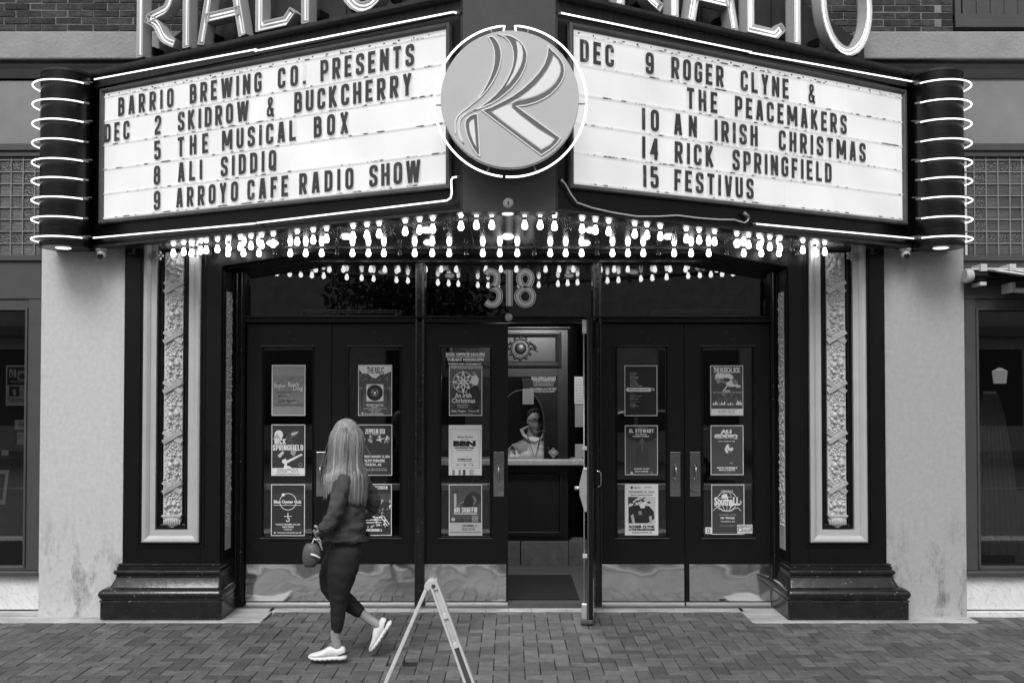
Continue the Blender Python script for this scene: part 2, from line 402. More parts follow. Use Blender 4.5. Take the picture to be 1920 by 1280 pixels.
def textmesh(s, bold=.03):
    if (s, bold) not in _tx:
        c = bpy.data.curves.new('t', 'FONT'); c.body = s; c.offset = bold; c.resolution_u = 2; c.fill_mode = 'FRONT'
        o = bpy.data.objects.new('t', c); col.objects.link(o); dg = bpy.context.evaluated_depsgraph_get(); dg.update()
        me = bpy.data.meshes.new_from_object(o.evaluated_get(dg))
        vs = [tuple(v.co) for v in me.vertices]; fs = [tuple(p.vertices) for p in me.polygons]
        bpy.data.objects.remove(o); bpy.data.curves.remove(c); bpy.data.meshes.remove(me)
        _tx[(s, bold)] = (vs, fs)
    return _tx[(s, bold)]

# ------------------------------------------------------------------ block lettering of the reader boards
l, r_, b_, T_ = .085, .395, .085, .915
G = {
 'A': (.48, [[(.08, 0), (.205, 1)], [(.40, 0), (.275, 1)], [(.12, .27), (.36, .27)]]),
 'B': (.48, [[(l, 0), (l, 1)], [(l, T_), (.38, T_, .13), (.38, .54, .1), (l, .54)], [(l, .53), (r_, .53, .1), (r_, b_, .13), (l, b_)]]),
 'C': (.48, [[(r_, .66), (r_, T_, .15), (l, T_, .15), (l, b_, .15), (r_, b_, .15), (r_, .34)]]),
 'D': (.48, [[(l, 0), (l, 1)], [(l, T_), (r_, T_, .17), (r_, b_, .17), (l, b_)]]),
 'E': (.43, [[(l, 0), (l, 1)], [(l, T_), (.42, T_)], [(l, .5), (.37, .5)], [(l, b_), (.42, b_)]]),
 'F': (.42, [[(l, 0), (l, 1)], [(l, T_), (.42, T_)], [(l, .49), (.36, .49)]]),
 'G': (.48, [[(r_, .68), (r_, T_, .15), (l, T_, .15), (l, b_, .15), (r_, b_, .15), (r_, .46), (.25, .46)]]),
 'H': (.48, [[(l, 0), (l, 1)], [(r_, 0), (r_, 1)], [(l, .5), (r_, .5)]]),
 'I': (.17, [[(l, 0), (l, 1)]]),
 'J': (.44, [[(.36, 1), (.36, b_, .14), (l, b_, .14), (l, .35)]]),
 'K': (.49, [[(l, 0), (l, 1)], [(.1, .33), (.40, 1)], [(.19, .50), (.42, 0)]]),
 'L': (.42, [[(l, 0), (l, 1)], [(l, b_), (.42, b_)]]),
 'M': (.72, [[(l, 0), (l, 1)], [(.635, 0), (.635, 1)], [(.13, .95), (.345, .22)], [(.59, .95), (.375, .22)]]),
 'N': (.50, [[(l, 0), (l, 1)], [(.415, 0), (.415, 1)], [(.09, .95), (.41, .05)]]),
 'O': (.48, [[(l, b_, .16), (r_, b_, .16), (r_, T_, .16), (l, T_, .16), 'c']]),
 'P': (.48, [[(l, 0), (l, 1)], [(l, T_), (r_, T_, .15), (r_, .42, .15), (l, .42)]]),
 'Q': (.48, [[(l, b_, .16), (r_, b_, .16), (r_, T_, .16), (l, T_, .16), 'c'], [(.26, .26), (.43, -.02)]]),
 'R': (.49, [[(l, 0), (l, 1)], [(l, T_), (r_, T_, .14), (r_, .46, .14), (l, .46)], [(.24, .46), (.415, 0)]]),
 'S': (.48, [[(r_, .68), (r_, T_, .15), (l, T_, .15), (l, .58, .12), (r_, .42, .12), (r_, b_, .15), (l, b_, .15), (l, .32)]]),
 'T': (.46, [[(.23, 0), (.23, 1)], [(0, T_), (.46, T_)]]),
 'U': (.48, [[(l, 1), (l, b_, .16), (r_, b_, .16), (r_, 1)]]),
 'V': (.48, [[(.08, 1), (.21, 0)], [(.40, 1), (.27, 0)]]),
 'W': (.80, [[(.08, 1), (.215, 0)], [(.38, .98), (.245, 0)], [(.42, .98), (.555, 0)], [(.72, 1), (.585, 0)]]),
 'X': (.48, [[(.08, 0), (.40, 1)], [(.08, 1), (.40, 0)]]),
 'Y': (.48, [[(.08, 1), (.24, .45)], [(.40, 1), (.24, .45)], [(.24, .5), (.24, 0)]]),
 'Z': (.46, [[(.03, T_), (.38, T_), (.08, b_), (.44, b_)]]),
 '&': (.50, [[(.46, .0), (.15, .66, .1), (.15, T_, .12), (.35, T_, .12), (.35, .68, .12), (l, .40, .1), (l, b_, .13), (.32, b_, .14), (.42, .42)]]),
 '.': (.17, [[(l, 0), (l, .16)]]), ',': (.17, [[(.1, .14), (.04, -.1)]]), '-': (.3, [[(.02, .45), (.28, .45)]]),
 '0': (.48, [[(l, b_, .16), (r_, b_, .16), (r_, T_, .16), (l, T_, .16), 'c']]),
 '1': (.17, [[(l, 0), (l, 1)]]),
 '2': (.47, [[(l, .68), (l, T_, .15), (r_, T_, .15), (r_, .60, .12), (l, .2, .04), (l, b_), (.44, b_)]]),
 '3': (.48, [[(l, .7), (l, T_, .15), (r_, T_, .15), (r_, .53, .1), (.2, .53)], [(.2, .51), (r_, .51, .1), (r_, b_, .15), (l, b_, .15), (l, .3)]]),
 '4': (.47, [[(.32, 0), (.32, 1)], [(.30, .95), (.07, .32), (.45, .32)]]),
 '5': (.47, [[(.42, T_), (l, T_), (l, .57), (r_, .57, .14), (r_, b_, .15), (l, b_, .15), (l, .3)]]),
 '8': (.48, [[(.1, .53, .1), (.38, .53, .1), (.38, T_, .13), (.1, T_, .13), 'c'], [(l, b_, .14), (r_, b_, .14), (r_, .52, .11), (l, .52, .11), 'c']]),
 '9': (.48, [[(l, .44, .14), (r_, .44, .14), (r_, T_, .15), (l, T_, .15), 'c'], [(r_, .6), (r_, b_, .15), (l, b_, .15), (l, .3)]]),
}
def glyph(mb, ch, x, z, h, sx, y0, y1, t=.182):
    wd, paths = G[ch]; t = .135 if ch == '&' else t
    for k, p in enumerate(paths):
        cl = p[-1] == 'c'; q = fil([c for c in p if c != 'c'], cl)
        q = [(x + a * h * sx, z + c * h) for a, c in q]
        # stroke width kept even although the letter is squeezed
        mb.ribbon(q, t * h * (sx if sx < 1 else 1) ** .5, y0 - .0003 * k, y1, cl)
    return wd * h * sx
def word_in(mb, s, x0, x1, z, h, y0, y1, t=.165, gap=.1):
    tot = sum((G[c][0] if c != ' ' else .25) for c in s) + gap * (len(s) - 1); sx = (x1 - x0) / (tot * h); x = x0
    for c in s:
        if c == ' ': x += .25 * h * sx + gap * h * sx; continue
        glyph(mb, c, x, z, h, sx, y0, y1, t); x += (G[c][0] + gap) * h * sx
# ================================================================== SETTING
gz = at(CX, 738 + 415, 0)
# ---- pavement with herringbone brick pavers
pav = MB().box(-14, 14, -4.0, .42, -.12, -.032).build('pavement', M['joint']); tag(pav, kind='structure')
bl, bw_ = .2045, .1022
def border_y(x):        # front edge of the pale stone border
    return None
lx0, lx1 = xat(507, .1), xat(1392, .1)
def ylim(x):
    if lx0 < x < lx1: return .198
    if x > xat(1822, -.2): return .018
    return -.187
def in_pavers(x, y):
    if lx0 < x < lx1: return y < .20
    if x > xat(1822, -.2): return y < .02
    return y < -.185
rects = []
n = 46
for i in range(-n, n):
    for j in range(-n, n):
        # 90 degree herringbone: cell pitch
        for k in range(2):
            pass
# standard herringbone tiling on a grid of half-bricks
def herring(ix, iy):
    m = (ix - iy) % 4
    return m
u = bw_
X0, Y0 = -4.6, -2.75
for iy in range(0, 32):
    for ix in range(0, 92):
        m = (ix - iy) % 4
        x, y = X0 + ix * u, Y0 + iy * u
        if m == 0: rects.append((x, y, 2 * u, u))            # lies along the facade
        elif m == 3: rects.append((x, y, u, 2 * u))          # points at the facade... covers (ix,iy),(ix,iy+1)
# check of cover: cell m==3 is the upper half of the brick below (ix,iy-1) with m==... ; m==1 the right half
vis = []
for (x, y, a, b) in rects:
    yl = ylim(x + a / 2)
    if y > yl - .02: continue
    b = min(b, yl - y)
    d = y + b / 2 - CAMY; px = CX + F * (x + a / 2) / d; py = 738 + F * 1.8 / d
    inside = -30 < px < 1950 and py < 1300
    vis.append((0 if inside else 1, d, x, y, a, b, px, py))
vis.sort()
gap = .005
def paver_mesh(a, b):
    mb = MB(); h = .0
    x0, x1, y0, y1 = -a / 2 + gap / 2, a / 2 - gap / 2, -b / 2 + gap / 2, b / 2 - gap / 2; c = .003
    mb.loft([[(x0, y0, -.03), (x1, y0, -.03), (x1, y1, -.03), (x0, y1, -.03)], [(x0, y0, -c), (x1, y0, -c), (x1, y1, -c), (x0, y1, -c)], [(x0 + c, y0 + c, 0), (x1 - c, y0 + c, 0), (x1 - c, y1 - c, 0), (x0 + c, y1 - c, 0)]], cap=True)
    return mb
pm = [paver_mesh(2 * u, u).build('paver', M['paver'], mesh_only=True), paver_mesh(u, 2 * u).build('paver', M['paver'], mesh_only=True)]
rest = MB(); cnt = 0
slots = [(at(793, 1235, 0), 792), (at(1140, 1240, 0), 1140)]
for (o_, d, x, y, a, b, px, py) in vis:
    if a > b and (abs(px - 793) < 46 or abs(px - 1145) < 24) and abs(py - 1237) < 5: continue     # missing bricks: dark slots
    z = random.uniform(-.003, .0); tx, ty = random.uniform(-.008, .008), random.uniform(-.012, .012)
    if o_ == 0 and cnt < 300 and abs(a * b - 2 * u * u) < 1e-6:
        o = link('paver', pm[0] if a > b else pm[1], pav, loc=(x + a / 2, y + b / 2, z)); o.rotation_euler = (tx, ty, random.uniform(-.008, .008)); cnt += 1
    else:
        q = paver_mesh(a, b).xf(Matrix.Translation((x + a / 2, y + b / 2, z)) @ Matrix.Rotation(tx, 4, 'X') @ Matrix.Rotation(ty, 4, 'Y')); rest.add(q.v, q.f)
ro = rest.build('paver', M['paver'], pav); ro['kind'] = 'stuff'
# ---- pale stone border slabs
sb = empty('stone_border', (0, 0, 0)); sb['kind'] = 'structure'
def slab(x0, x1, y0, y1, z=.004):
    MB().box(x0 + .001, x1 - .001, y0, y1, -.03, z).build('stone_slab', M['stone'], sb, bevel=.003)
xs = [-5.2, -4.45, -3.95, xat(60, -.1), xat(138, -.1), xat(205, -.1), xat(277, -.1), xat(345, -.1), xat(418, -.1)]
for a, b in zip(xs, xs[1:]): slab(a, b, -.185, .0)
slab(xs[-1], lx0, -.185, .32); 
ts = [xat(p, .25) for p in (507, 572, 640, 709, 772, 840, 911, 953, 996, 1062, 1130, 1195, 1262, 1328, 1392)]
for a, b in zip(ts, ts[1:]): slab(a, b, .20, .32)
xe = [lx1, xat(1480, -.1), xat(1548, -.1), xat(1620, -.1), xat(1680, -.1), xat(1742, -.1), xat(1822, -.1)]
slab(xe[0], xe[1], -.185, .32)
for a, b in zip(xe[1:], xe[2:]): slab(a, b, -.185, .0)
MB().box(lx0 - .6, lx1 + .6, .32, .46, -.03, .012).build('door_sill', M['frame'], sb)

# ================================================================== THEATRE BUILDING
bld = empty('theatre_building', (0, .1, 0), 'street front of the old theatre with brick above and pale rendered piers', 'building')
WL = (xat(76, 0), xat(233, 0)); WR = (xat(1659, 0), xat(1809, 0))
ZT = 2.975
def part(mb, name, m, parent=None, **k): return mb.build(name, M[m], parent or bld, **k)
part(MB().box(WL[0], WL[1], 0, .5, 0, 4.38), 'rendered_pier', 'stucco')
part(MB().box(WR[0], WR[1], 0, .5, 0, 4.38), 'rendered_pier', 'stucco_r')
# brick upper wall
zb0, zb1 = zat(56, 0), 5.8
part(MB().box(-5.6, WR[1] - .055, .03, .4, 4.36, zb1), 'brick_backing', 'mortar')
bm_ = MB().box(-.1005, .1005, -.006, .08, -.0235, .0235).build('brick', M['brick'], mesh_only=True)
bh = MB().box(-.045, .045, -.006, .08, -.0235, .0235).build('brick', M['brick'], mesh_only=True)
def bricks(x0, x1, z0, z1):
    r = 0; z = z0 + .026
    while z < z1:
        x = x0 + (.105 if r % 2 else .05)
        if r % 2 == 0: link('brick', bh, bld, loc=(x0 + .046, -.07, z))
        x = x0 + (.10 if r % 2 else .197)
        while x + .1 < x1 + .03:
            o = link('brick', bm_, bld, loc=(x + random.uniform(-.003, .003), -.07 + random.uniform(-.004, .004), z)); o.rotation_euler = (random.uniform(-.03, .03), random.uniform(-.012, .012), random.uniform(-.02, .02)); x += .212
        rem = x1 - (x - .106)
        if rem > .05: link('brick', bh, bld, loc=(x1 - .050, -.07, z))
        z += .0585; r += 1
bricks(-5.2, xat(460, 0), zb0, zb0 + .33)
bricks(xat(1470, 0), xat(1797, 0), zat(60, 0), zat(60, 0) + .33)
# ledge band and mouldings above the shop fronts
for sx0, sx1 in ((-6.2, xat(300, 0)), (xat(1600, 0), 6.2)):
    q = MB(); q.box(sx0, sx1, -.075, .1, zat(111, -.07), zat(59, -.07)); part(q, 'sill_band', 'band', bevel=.012)
    q = MB()
    prof = [(.1, zat(111, 0) - .001), (-.055, zat(112, 0)), (-.05, zat(117, 0)), (-.02, zat(119, 0)), (-.03, zat(125, 0)), (-.015, zat(131, 0)), (.0, zat(140, 0)), (.012, zat(146, 0)), (.1, zat(146, 0))]
    q.prism([(y, z) for y, z in prof], sx0, sx1, axis='x'); part(q, 'cornice_moulding', 'trimgrey')
# ---- shop fronts left and right
def shopfront(side):
    if side < 0: X0, X1, wx0, wx1 = -6.2, WL[0], -6.2, xat(52, .03)
    else: X0, X1, wx0, wx1 = WR[1], 6.2, xat(1830, .03), 6.2
    Y = .03
    part(MB().box(X0, X1, Y, .3, zat(271, Y), zat(146, Y) + .02), 'sign_panel', 'panelgrey')
    q = MB(); q.box(X0, X1, -.02, .1, zat(283, 0), zat(270, 0)); q.box(X0, X1, .0, .1, zat(293, 0), zat(284, 0)); part(q, 'transom_moulding', 'trimgrey', bevel=.004)
    # prism glass transom: cames and tiles
    zt, zbm = zat(293, Y), zat(479, Y)
    fr = MB(); fr.box(X0, X1, Y - .03, .1, zbm - .045, zbm); ex = X1 if side < 0 else X0
    fr.box(ex - .018 * (side < 0) , ex + .018 * (side > 0), Y - .03, .1, zbm, zt); part(fr, 'transom_frame', 'trimgrey', bevel=.003)
    lat = MB(); pitch = 22.4 / 231 ; pz = (zt - zbm) / 8.35
    zr = [zt - .35 * pz - k * pz for k in range(9)]
    for k in range(0, 8): lat.box(X0, X1, Y - .012, Y + .02, zr[k] - .004, zr[k] + .004)
    nx = 0; edges = [ex + side * .0]
    first = (X1 - .02 if side < 0 else X0 + .05)
    xsv = [first + side * 0 + side * pitch * (k + .55) for k in range(0, 16)]
    for x in xsv: lat.box(x - .004, x + .004, Y - .011, Y + .019, zbm, zt)
    part(lat, 'glazing_came', 'lead')
    bounds = [first - side * .0] + xsv
    if side < 0: cols_ = [(bounds[k + 1], bounds[k]) for k in range(len(bounds) - 1)]
    else: cols_ = [(bounds[k], bounds[k + 1]) for k in range(len(bounds) - 1)]
    rows_ = [(zr[0], zt)] + [(zr[k + 1], zr[k]) for k in range(7)] + [(zbm, zr[7])]
    for ci, (a, b) in enumerate(cols_):
        if b < -5.35 or a > 5.35: continue
        for ri, (c, d) in enumerate(rows_):
            ring = (ri in (1, 7) and ci >= 1) or (ci == 1 and 1 <= ri <= 7)
            o = MB().box(a + .005, b - .005, Y, Y + .015, c + .005, d - .005).build('glass_tile', M['gpebble' if ring else 'gblock'], bld)
            o.matrix_basis = Matrix.Identity(4)
    # panel below the transom
    part(MB().box(X0, X1, Y - .005, .3, zat(555, Y), zbm - .045), 'lintel_panel', 'trimgrey')
    part(MB().box(X0, X1, Y - .015, .3, zat(560, Y), zat(553, Y)), 'lintel_bead', 'trimgrey')
    # window frame (one post beside the pier, head, sill)
    zh, zs = zat(577, Y), zat(1062, Y)
    wf = MB()
    if side < 0: wf.box(wx1, X1, Y - .01, .2, zs - .03, zat(560, Y)); wf.box(X0, wx1, Y, .2, zh, zat(560, Y)); wf.box(X0, wx1, Y + .015, .2, zs - .03, zs)
    else: wf.box(X0, wx0, Y - .01, .2, zs - .03, zat(560, Y)); wf.box(wx0, X1, Y, .2, zh, zat(560, Y)); wf.box(wx0, X1, Y + .015, .2, zs - .03, zs)
    wdw = part(wf, 'shop_window', 'trimgrey', bevel=.006)
    bd = MB(); 
    if side < 0: bd.box(wx1 - .018, wx1, Y - .022, Y + .05, zs, zh); bd.box(X0, wx1 - .018, Y - .012, Y + .05, zh - .02, zh)
    else: bd.box(wx0, wx0 + .018, Y - .022, Y + .05, zs, zh); bd.box(wx0 + .018, X1, Y - .012, Y + .05, zh - .02, zh)
    bd.build('glazing_bead', M['trimgrey'], wdw, bevel=.003)
    MB().box(X0 if side < 0 else wx0, wx1 if side < 0 else X1, Y + .06, Y + .066, zs, zh).build('window_pane', M['glass'], wdw)
    part(MB().box(X0, X1, Y - .05, .2, zs - .065, zs - .03), 'window_sill', 'trimgrey', bevel=.008)
    part(MB().box(X0, X1, Y + .02, .2, zat(1143, Y), zs - .066), 'marble_panel', 'marble', bevel=.003)
    part(MB().box(X0, X1, Y - .005, .2, -.02, zat(1146, Y)), 'marble_plinth', 'stone' if side < 0 else 'marble', bevel=.004)
    # dark room behind
    rm = MB(); xa, xb = (X0, X1 - .1) if side < 0 else (X0 + .1, X1)
    rm.box(xa, xb, 2.4, 2.45, .0, 2.6); rm.box(xa, xb, .22, 2.4, .28, .30); rm.box(xa, xb, .22, 2.4, 2.55, 2.6)
    e = xb if side < 0 else xa
    rm.box(e - .02, e + .02, .22, 2.4, 0, 2.6); part(rm, 'shop_interior', 'dark')
shopfront(-1); shopfront(1)
# upper right wooden window
q = MB(); x0 = xat(1798, .06); q.box(x0, 6.2, .05, .3, zat(52, .06), zat(38, .06)); q.box(x0, 6.2, .07, .3, zat(38, .06), zat(25, .06)); q.box(x0, x0 + .05, .06, .3, zat(38, .06), 5.8)
wd = part(q, 'upper_window', 'trimgrey', bevel=.004)
for k in range(9):
    MB().box(x0 + .075 + k * .115, x0 + .075 + k * .115 + .11, .085, .12, zat(25, .06) + .002, 5.75).build('board', M['trimgrey'], wd, bevel=.003)

# ================================================================== PILASTERS
def pilaster(xl, xr, label, side):
    g = empty('pilaster', ((xl + xr) / 2, -.02, 0), label, 'pilaster', 'moulded pilasters beside the doors')
    YF = -.02; c = (xl + xr) / 2
    def B(mb, name, m, **k): return mb.build(name, M[m], g, **k)
    zb = .437
    fx0, fx1 = c - 53.5 / 234, c + 53.5 / 234      # silver frame outer
    zf0 = zat(1016, YF); zi0 = zat(992, YF)
    s = MB(); s.box(xl, fx0 - .008, YF, .46, zb, ZT); s.box(fx1 + .008, xr, YF, .46, zb, ZT); s.box(fx0 - .008, fx1 + .008, YF, .46, zb, zf0 - .01); s.box(fx0 - .008, fx1 + .008, YF + .05, .46, zf0 - .01, ZT)
    B(s, 'shaft', 'black', bevel=.003)
    f = frame_loft(fx0 - .038, fx1 + .038, zf0 - .045, ZT, [(0, YF), (.0, YF - .006), (.006, YF - .008), (.010, YF - .001), (.022, YF - .001), (.024, YF - .008), (.030, YF - .008), (.034, YF)], True)
    B(f, 'bead_frame', 'black')
    f = frame_loft(fx0, fx1, zf0, ZT, [(0, YF + .01), (.0, YF - .026), (.012, YF - .034), (.03, YF - .030), (.052, YF - .012), (.054, YF - .004), (.098, YF - .002), (.100, YF + .05)], True)
    B(f, 'silver_frame', 'silver')
    # inner dark fillets
    f = frame_loft(fx0 + .103, fx1 - .103, zi0 + .008, ZT, [(0, YF + .05), (0, YF + .02), (.012, YF + .012), (.020, YF + .03), (.035, YF + .035), (.040, YF + .05)], True)
    B(f, 'inner_fillet', 'black')
    # relief strip of fruit
    w2 = 17.5 / 234; z0, z1 = zat(966, YF), ZT - .03
    st_ = MB().box(c - w2, c + w2, YF + .025, YF + .05, z0, z1); B(st_, 'relief_back', 'relief')
    rnd = random.Random(5); P = .405; fr = MB(); zc = zat(690 - 95, YF) + P
    zz = z1
    def fruit(x, z, r, hgt, rough=1):
        if abs(x) > w2 - r * .95 or z < z0 + .01 or z > z1 - .01: return
        a = rnd.uniform(-.7, .7); fr.ball((c + x, YF + .024, z), r * rnd.uniform(.85, 1.1), hgt, r * rnd.uniform(.9, 1.2), 8, 6, Matrix.Rotation(a, 3, 'Y'))
    base = zat(725, YF)                     # centre of one crossed ribbon
    k0 = -5
    for k in range(-4, 6):
        zc = base + k * P
        rnd = random.Random(11)
        # large fruit rows in the middle of each panel
        rows = [(.052, .010), (.075, .015), (.108, .022), (.148, .018), (.182, .024), (.222, .021), (.258, .018), (.288, .012), (.308, .009), (.326, .009), (.344, .009), (.36, .007)]
        for (dz, r) in rows:
            nn = int(w2 * 2 / (r * 2.0)); 
            for i in range(nn + 1):
                x = -w2 + (i + .5 * (rnd.random() * .3 + (int(dz * 100) % 2) * .6)) * (2 * w2 / nn); fruit(x + rnd.uniform(-.008, .008), zc + dz + rnd.uniform(-.013, .013), r * rnd.uniform(.6, 1.08), r * rnd.uniform(1.3, 2.0))
        for i in range(120):
            fruit(rnd.uniform(-w2, w2), zc + rnd.uniform(.035, .372), rnd.uniform(.005, .0115), rnd.uniform(.007, .013))
        for i in range(9):
            x = rnd.uniform(-w2, w2); fruit(x, zc + rnd.uniform(-.04, .04), .007, .009)
    ob = B(fr, 'fruit_relief', 'relief', smooth=True); ob['kind'] = 'stuff'
    for k in range(-4, 6):
        zc = base + k * P
        if zc < z0 + .05 or zc > z1 - .05: continue
        for sgn in (1, -1):
            a = (c - w2, zc - sgn * .043); b = (c + w2, zc + sgn * .043)
            r = MB()
            for kk, (o_, ww, hh) in enumerate(((0, .036, .014), (-.014, .006, .020), (0, .007, .020), (.014, .006, .020))):
                r.ribbon([a, b], ww, YF + .025 - hh - (.008 if sgn > 0 else 0), YF + .026, off=o_)
            B(r, 'crossed_ribbon', 'relief')
    # gadrooned cup under the strip
    cup = MB(); cup.box(c - w2 - .002, c + w2 + .002, YF - .01, YF + .05, z0 - .008, z0 + .004)
    cup.box(c - w2 + .004, c + w2 - .004, YF - .004, YF + .05, z0 - .02, z0 - .008)
    cup.lathe([(w2 * .92, 0), (w2 * 1.0, -.015), (w2 * .9, -.045), (w2 * .62, -.066), (w2 * .5, -.07), (w2 * .5, -.078)], (c, YF + .035, z0 - .02), 28, 'z', 1, .6)
    for i in range(9):
        x = -w2 * .85 + i * w2 * .2125; cup.ball((c + x, YF + .035 - .045 * math.sqrt(max(0, 1 - (x / w2) ** 2)), z0 - .05), .0065, .008, .03, 6, 5)
    B(cup, 'relief_cup', 'relief', auto=40)
    # leaves and blossoms near the top
    lf = MB()
    for x, z, a in ((-.05, -.1, .5), (0, -.09, 0), (.05, -.1, -.5), (-.03, -.15, .9), (.03, -.15, -.9)):
        lf.ball((c + x, YF + .02, ZT + z), .014, .016, .05, 8, 6, Matrix.Rotation(a, 3, 'Y'))
    B(lf, 'acanthus_leaf', 'relief', smooth=True)
    bs = MB(); bx = c - side * .106 * -1 if side < 0 else c + .106
    bx = c + side * .106
    for k in range(5):
        a = 2 * math.pi * k / 5; bs.ball((bx + .026 * math.cos(a), YF - .03, ZT - .062 + .026 * math.sin(a)), .014, .014, .014, 8, 6)
    bs.ball((bx, YF - .045, ZT - .062), .011, .014, .011, 8, 6); bs.tube([(bx, YF + .03, ZT - .05), (bx, YF - .03, ZT - .062)], .008)
    B(bs, 'rosette', 'relief', smooth=True)
    # base
    prof = [(0, zb), (.022, zb - .001), (.030, zb - .006), (.030, zb - .016), (.020, zb - .019), (.036, zb - .026), (.037, zb - .038), (.030, zb - .042), (.036, zb - .047), (.054, zb - .056), (.060, zb - .068), (.056, zb - .080), (.040, zb - .090),
            (.038, zb - .095), (.044, zb - .115), (.058, zb - .145), (.078, zb - .178), (.082, zb - .184), (.100, zb - .186), (.128, zb - .194), (.150, zb - .212), (.158, zb - .235), (.150, zb - .258), (.134, zb - .272), (.132, zb - .276), (.146, zb - .278), (.149, zb - .288), (.142, zb - .294), (.142, -.005)]
    rings = []
    ox, inn = (1., .34)
    for o_, z in prof:
        a = xl - o_ * (ox if side < 0 else inn); b = xr + o_ * (inn if side < 0 else ox); y = YF - o_ * .75; rr = max(.006, min(.03, o_ * .3)); ring = []
        for (cx, cy, a0) in ((a + rr, y + rr, 180), (b - rr, y + rr, 270)):
            for k in range(5): t = R(a0 + k * 22.5); ring.append((cx + rr * math.cos(t), cy + rr * math.sin(t), z))
        ring += [(b, .46, z), (a, .46, z)]; rings.append(ring)
    B(MB().loft(rings), 'moulded_base', 'glossy_black', auto=35)
    # reveal (inner side face) mouldings, facing the doors
    xi = xr if side < 0 else xl; d = -side
    rv = MB(); 
    for ya, yb, h in ((.02, .035, .012), (.06, .075, .010), (.30, .315, .012), (.36, .40, .02)):
        rv.box(xi - .002 * d, xi + d * h, ya, yb, zb, ZT - .17)
    B(rv, 'reveal_bead', 'black', bevel=.002)
    s2 = MB().box(xi, xi + d * .006, .12, .27, zat(1028, .2), ZT - .33); rb = B(s2, 'reveal_strip', 'relief')
    fr = MB(); rnd = random.Random(3)
    for i in range(520):
        z = rnd.uniform(zat(985, .2), ZT - .35); y = .13 + rnd.random() * .13; r = rnd.uniform(.006, .014); fr.ball((xi + d * .006, y, z), r * .8, r, r * 1.2, 6, 5)
    ob = B(fr, 'fruit_relief', 'relief', smooth=True); ob['kind'] = 'stuff'
    return g
pl = pilaster(xat(232, -.02), xat(414, -.02), 'glossy black pilaster left of the doors with a silver fruit panel', -1)
pr_ = pilaster(xat(1480, -.02), xat(1660, -.02), 'glossy black pilaster right of the doors with a silver fruit panel', 1)

# ================================================================== ENTRANCE DOORWAY
ent = empty('entrance_doorway', (0, .4, 0), 'wide black theatre doorway of glazed doors under a mirrored transom', 'doorway')
YD = .40
def E(mb, name, m, parent=None, **k): return mb.build(name, M[m], parent or ent, **k)
def X(px): return xat(px, YD)
def Z(py): return zat(py, YD)
jl0, jl1, jr0, jr1 = xat(414, .0), X(461), X(1443), xat(1480, .0)
E(MB().box(jl0, jl1, YD - .06, YD + .12, 0, 3.2), 'jamb', 'black', bevel=.004)
E(MB().box(jr0, jr1, YD - .06, YD + .12, 0, 3.2), 'jamb', 'black', bevel=.004)
jb = MB()
for x in (X(447), X(456)): jb.tube([(x, YD - .062, .1), (x, YD - .062, Z(512))], .006, 6)
for x in (X(1447), X(1456)): jb.tube([(x, YD - .062, .1), (x, YD - .062, Z(512))], .006, 6)
E(jb, 'jamb_bead', 'glossy_black')
# header with raked corners, in two depths
zh = Z(494)
def headpoly(xa, xb, xc, xd, zlow, zhi, top): return [(xa, zlow), (xb, zhi), (xc, zhi), (xd, zlow), (xd, top), (xa, top)]
E(MB().prism(headpoly(X(440), X(572), X(1345), X(1462), Z(515), Z(494), 3.1), YD - .08, YD + .1, 'y'), 'header', 'black', bevel=.004)
E(MB().prism([(xat(416, .05), zat(502, .05)), (xat(432, .05), zat(499, .05)), (xat(625, .05), 2.972), (xat(625, .05), 3.15), (xat(416, .05), 3.15)], -.015, .07, 'y'), 'header_haunch', 'black', bevel=.006)
E(MB().prism([(xat(1296, .05), 2.972), (xat(1462, .05), zat(500, .05)), (xat(1480, .05), zat(503, .05)), (xat(1480, .05), 3.15), (xat(1296, .05), 3.15)], -.015, .07, 'y'), 'header_haunch', 'black', bevel=.006)
E(MB().prism([(xat(430, .2), zat(509, .2)), (xat(600, .2), zat(480, .2)), (xat(1318, .2), zat(480, .2)), (xat(1468, .2), zat(508, .2)), (xat(1468, .2), 3.15), (xat(430, .2), 3.15)], .07, .32, 'y'), 'header_cove', 'black', bevel=.006)
MB().box(jl0 - .1, jr1 + .1, .46, .5, 2.6, 4.4).build('wall_over_doors', M['dark'], ent)
fz = MB()
x = X(560)
while x < X(1350): fz.ball((x, YD - .082, Z(487)), .012, .008, .010, 6, 5); x += .036
ob = E(fz, 'carved_frieze', 'black', smooth=True); ob['kind'] = 'stuff'
E(MB().box(X(575), X(1340), YD - .088, YD - .07, Z(493.5), Z(491.5)), 'header_bead', 'glossy_black')
# transom bar, mullions, panes
tb = MB(); tb.box(jl1 - .02, jr0 + .02, YD - .05, YD + .1, Z(605), Z(597)); tb.box(jl1 - .02, jr0 + .02, YD - .065, YD + .1, Z(597), Z(593)); E(tb, 'transom_bar', 'black', bevel=.004)
for a, b in ((779, 797), (1111, 1127)):
    m_ = MB(); m_.box(X(a), X(b), YD - .05, YD + .08, 0.0, Z(490)); 
    for xx in (X(a) + .012, X(b) - .012): m_.tube([(xx, YD - .05, 0.1), (xx, YD - .05, Z(492))], .008, 6)
    E(m_, 'mullion', 'glossy_black', auto=40)
for a, b, py0 in ((461, 779, 512), (797, 1111, 494), (1127, 1443, 512)):
    xa, xb = X(a), X(b)
    poly = [(xa, Z(593)), (xb, Z(593)), (xb, Z(487)), (xa, Z(487))]
    E(MB().prism(poly, YD + .03, YD + .036, 'y'), 'transom_pane', 'glass2')
E(MB().box(X(461), X(1443), YD + .2, YD + .22, Z(610), 3.1), 'transom_backing', 'dark')
